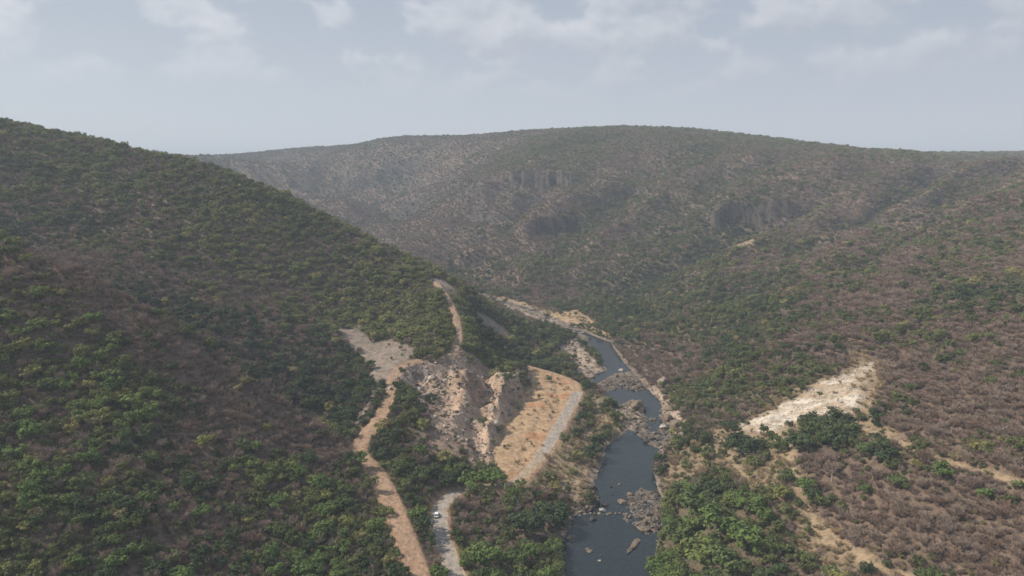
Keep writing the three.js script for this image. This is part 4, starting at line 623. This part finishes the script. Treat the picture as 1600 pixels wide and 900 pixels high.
function putRock(name, x, D, sx, sy, sz, turn, k, m, label, group, category = 'rock') {
  const o = new THREE.Mesh(rocks[k], rockMats[m]); o.name = numbered(name);
  const base = Math.max(groundY(x, D), (channel.sd(x, D) || [99])[0] < 0 ? waterAt(x, D) - 0.35 * sy : -99);
  o.position.set(x, base + sy * 0.28, -D); o.rotation.set(0.12 * Math.sin(turn * 3), turn, 0.12 * Math.cos(turn * 5)); o.scale.set(sx, sy, sz);
  tag(o, label, category, group); scene.add(shade(o)); return o;
}
SPROCK.forEach((s, i) => putRock('boulder', s[0], s[1], s[2] * 1.1, s[2] * s[3], s[2] * 0.95, i * 1.3, i % 5, s[4], ROCK_LABELS[i], undefined, 'boulder'));
putRock('rock_ledge', 52, 268, 1.7, 1.0, 6.2, -0.55, 1, 1, 'long tan rock ledge slanting into the lower pool from the stone bar', undefined, 'ledge');
putRock('rock_ledge', 48.5, 262.5, 1.1, 0.7, 3.6, -0.5, 3, 4, 'narrow tip of rock continuing the long ledge in the lower pool', undefined, 'ledge');
putRock('rock_ledge', 58.5, 428, 8.5, 3.2, 3.8, 0.15, 2, 1, 'flat topped tan ledge with dark undercut face on the left bank', undefined, 'ledge');
putRock('rock_ledge', 80, 424, 6.0, 3.2, 4.5, 0.9, 4, 1, 'rough tan outcrop between side inlet and narrows', undefined, 'ledge');
function insidePoly(P, R) { const X = P.map(a => a[0]), Z = P.map(a => a[2]), A = new Area(P, 5); for (let t = 0; t < 60; t++) { const x = lerp(Math.min(...X), Math.max(...X), R()), D = lerp(Math.min(...Z), Math.max(...Z), R()), q = A.sd(x, D); if (q && q[0] < 0) return [x, D]; } return [P[0][0], P[0][2]]; }
const HEAPS = [
  [BAR, 44, 0.5, 1.7, 'in the stone bar right of the weir', [4, 1, 0, 4]], [RAPID2, 36, 0.6, 2.0, 'in the broken water at the narrows', [0, 4, 4, 1]], [RAPID3, 46, 0.7, 2.2, 'in the rapids between the upper pools', [0, 0, 4, 1]],
  [RBANK, 34, 0.9, 2.6, 'on the right bank beside the narrows', [1, 2, 1, 4]], [ISLET, 20, 0.7, 2.2, 'on the outcrop left of the narrows', [1, 4, 1, 1]], [SHELF, 34, 0.9, 3.0, 'of the rock shelf by the upper pool', [1, 2, 1, 2]],
  [QROCKS, 34, 0.8, 2.6, 'in the quarry hollow under the dirt track', [2, 3, 2, 1]], [UPBED, 34, 0.9, 2.6, 'in the stony river bed far upstream', [1, 4, 2, 4]], [LROCKS, 22, 0.5, 1.6, 'heaped on the left bank above the weir', [0, 4, 0, 1]]];
const heaped = [];
HEAPS.forEach(([poly, n, lo, hi, where, tones], h) => { const R = rng(701 + h); for (let k = 0; k < n; k++) { const [x, D] = insidePoly(poly, R), t = Math.pow(R(), 2.2); heaped.push({ x, D, t, where, r: lerp(lo, hi, t), a: 0.9 + 0.5 * R(), b: 0.5 + 0.35 * R(), turn: R() * 6.28, g: Math.floor(R() * 5), m: tones[Math.floor(R() * tones.length)] }); } });
{ const R = rng(777); for (let k = 0; k < 17; k++) { const t = k / 16, r = 0.45 + 0.5 * R(); heaped.push({ weir: true, x: lerp(29, 57, t) + (R() - 0.5), D: lerp(290.5, 290.0, t) + (R() - 0.5) * 1.6 + 1.5 * Math.sin(t * 3.1), r, t: 0, where: 'in the weir row across the river', a: 1.2, b: 0.7, turn: R() * 6.28, g: k % 5, m: [2, 1, 2, 4][k % 4] }); } }
rankLabels(heaped, p => [p.weir ? `${['dark', 'tan', 'pale', 'white', 'grey brown'][p.m]} stone` : `${p.t > 0.45 ? 'large' : p.t > 0.1 ? 'medium' : 'small'} ${['dark', 'tan', 'pale', 'white', 'grey brown'][p.m]} rock`, p.where]);
for (const p of heaped) putRock(p.weir ? 'weir_stone' : p.where.includes('quarry') ? 'quarry_rock' : 'river_rock', p.x, p.D, p.r * p.a, p.r * p.b, p.r, p.turn, p.g, p.m, p.label, `rocks ${p.where}`, p.weir ? 'stone' : 'rock');
{ // loose small stones nobody would count
  const R = rng(811), list = [];
  const add = (poly, n, lo, hi, tone) => { for (let k = 0; k < n; k++) { const [x, D] = insidePoly(poly, R); list.push([x, D, lerp(lo, hi, Math.pow(R(), 3)), tone]); } };
  for (const [p, n] of [[BAR, 520], [RAPID2, 420], [RAPID3, 460], [RBANK, 260], [ISLET, 200], [SHELF, 320], [UPBED, 420], [LROCKS, 220]]) add(p, n, 0.2, 1.0, 0);
  add(QUARRY, 1500, 0.2, 1.2, 1); add(SLIDE, 500, 0.15, 0.8, 2); add(BANK, 420, 0.15, 0.6, 1); add(SCREE, 220, 0.12, 0.4, 1);
  for (let k = 0; k < 900; k++) { const t = R(), D = lerp(245, 640, t), L = R() < 0.5 ? LB : RB, i = L.findIndex((p, n) => n < L.length - 1 && p[2] <= D && L[n + 1][2] > D); if (i < 0) continue; const f = (D - L[i][2]) / (L[i + 1][2] - L[i][2]), x = lerp(L[i][0], L[i + 1][0], f) + (L === LB ? -1 : 1) * (R() * 6 - 1.5); list.push([x, D, 0.15 + 0.6 * Math.pow(R(), 2), 0]); }
  const im = new THREE.InstancedMesh(rockGeo(651, 9), new THREE.MeshStandardMaterial({ roughness: 0.92 }), list.length); im.name = 'loose_stones'; tag(im, 'small loose stones scattered along the river and in the quarry', 'stones', null, 'stuff');
  const m = new THREE.Matrix4(), q = new THREE.Quaternion(), e = new THREE.Euler(), c = new THREE.Color();
  list.forEach(([x, D, r, t], k) => { e.set(R() - 0.5, R() * 6.28, R() - 0.5); q.setFromEuler(e); m.compose(new THREE.Vector3(x, groundY(x, D) + r * 0.15, -D), q, new THREE.Vector3(r * 1.2, r * (0.5 + 0.4 * R()), r)); im.setMatrixAt(k, m); const v = 0.55 + 0.7 * R(), b = [[0.15, 0.125, 0.105], [0.36, 0.29, 0.235], [0.52, 0.46, 0.39]][t]; c.setRGB(b[0] * v, b[1] * v, b[2] * v); im.setColorAt(k, c); });
  scene.add(shade(im));
}

// ---------------------------------------------------------------- the car on the grey road
{
  const car = new THREE.Group(); car.name = 'white_car'; car.position.set(CAR[0], groundY(CAR[0], CAR[1]) + 0.07, -CAR[1]); car.rotation.y = CAR[2];
  const paint = new THREE.MeshPhysicalMaterial({ color: C(0.82, 0.83, 0.84), roughness: 0.35, clearcoat: 0.8, clearcoatRoughness: 0.1 }), glass = new THREE.MeshPhysicalMaterial({ color: C(0.02, 0.025, 0.03), roughness: 0.08 }), rubber = new THREE.MeshStandardMaterial({ color: C(0.02, 0.02, 0.02), roughness: 0.9 }), alloy = new THREE.MeshStandardMaterial({ color: C(0.5, 0.5, 0.52), roughness: 0.35, metalness: 0.8 }), lampM = new THREE.MeshStandardMaterial({ color: C(0.7, 0.7, 0.7), roughness: 0.15 }), red = new THREE.MeshStandardMaterial({ color: C(0.35, 0.02, 0.02), roughness: 0.3 }), black = new THREE.MeshStandardMaterial({ color: C(0.03, 0.03, 0.03), roughness: 0.7 });
  const prof = (pts, w, bev) => { const s = new THREE.Shape(); pts.forEach(([a, b], i) => i ? s.lineTo(a, b) : s.moveTo(a, b)); s.closePath(); const g = new THREE.ExtrudeGeometry(s, { depth: w - 2 * bev, bevelEnabled: true, bevelSize: bev, bevelThickness: bev, bevelSegments: 3 }); g.translate(0, 0, -(w - 2 * bev) / 2); g.rotateY(-Math.PI / 2); return g; };   // profile x -> z
  const add = (name, g, m, parent = car) => { const o = new THREE.Mesh(g, m); o.name = name; parent.add(o); return o; };
  add('body', prof([[-2.05, 0.32], [-2.08, 0.62], [-1.98, 0.88], [-1.1, 0.98], [1.55, 1.0], [2.0, 0.92], [2.08, 0.6], [2.02, 0.32]], 1.74, 0.06), paint);
  const cabin = add('cabin', prof([[-1.25, 0.96], [-0.55, 1.42], [1.15, 1.44], [1.72, 0.99]], 1.50, 0.08), glass);
  add('roof', prof([[-0.52, 1.44], [-0.45, 1.52], [1.08, 1.53], [1.16, 1.45]], 1.44, 0.05), paint);
  for (const s of [-1, 1]) { for (const z of [-1.27, 1.3]) { const w = new THREE.Group(); w.name = 'wheel'; w.position.set(s * 0.80, 0.32, z); car.add(w); const ty = new THREE.TorusGeometry(0.23, 0.095, 8, 18); ty.rotateY(Math.PI / 2); add('tyre', ty, rubber, w); const ri = new THREE.CylinderGeometry(0.18, 0.18, 0.14, 14); ri.rotateZ(Math.PI / 2); add('rim', ri, alloy, w); }
    const h = new THREE.SphereGeometry(0.14, 10, 8); h.scale(1.2, 0.7, 0.6); h.translate(s * 0.68, 0.74, -2.05); add('headlight', h, lampM); const t = new THREE.BoxGeometry(0.16, 0.28, 0.06); t.translate(s * 0.74, 0.8, 2.09); add('tail_light', t, red); const mi = new THREE.SphereGeometry(0.1, 8, 6); mi.scale(1, 0.8, 0.6); mi.translate(s * 0.93, 1.03, -0.85); add('wing_mirror', mi, paint); }
  const b1 = new THREE.BoxGeometry(1.66, 0.2, 0.12); b1.translate(0, 0.4, -2.1); add('front_bumper', b1, black); const b2 = new THREE.BoxGeometry(1.66, 0.2, 0.12); b2.translate(0, 0.42, 2.11); add('rear_bumper', b2, black);
  tag(car, 'small white car with dark windows on the grey road', 'car'); scene.add(shade(car));
}

// ---------------------------------------------------------------- valley haze
scene.fog = new THREE.FogExp2(new THREE.Color(0.74, 0.85, 1.0), 0.00022);
renderer.render(scene, camera);
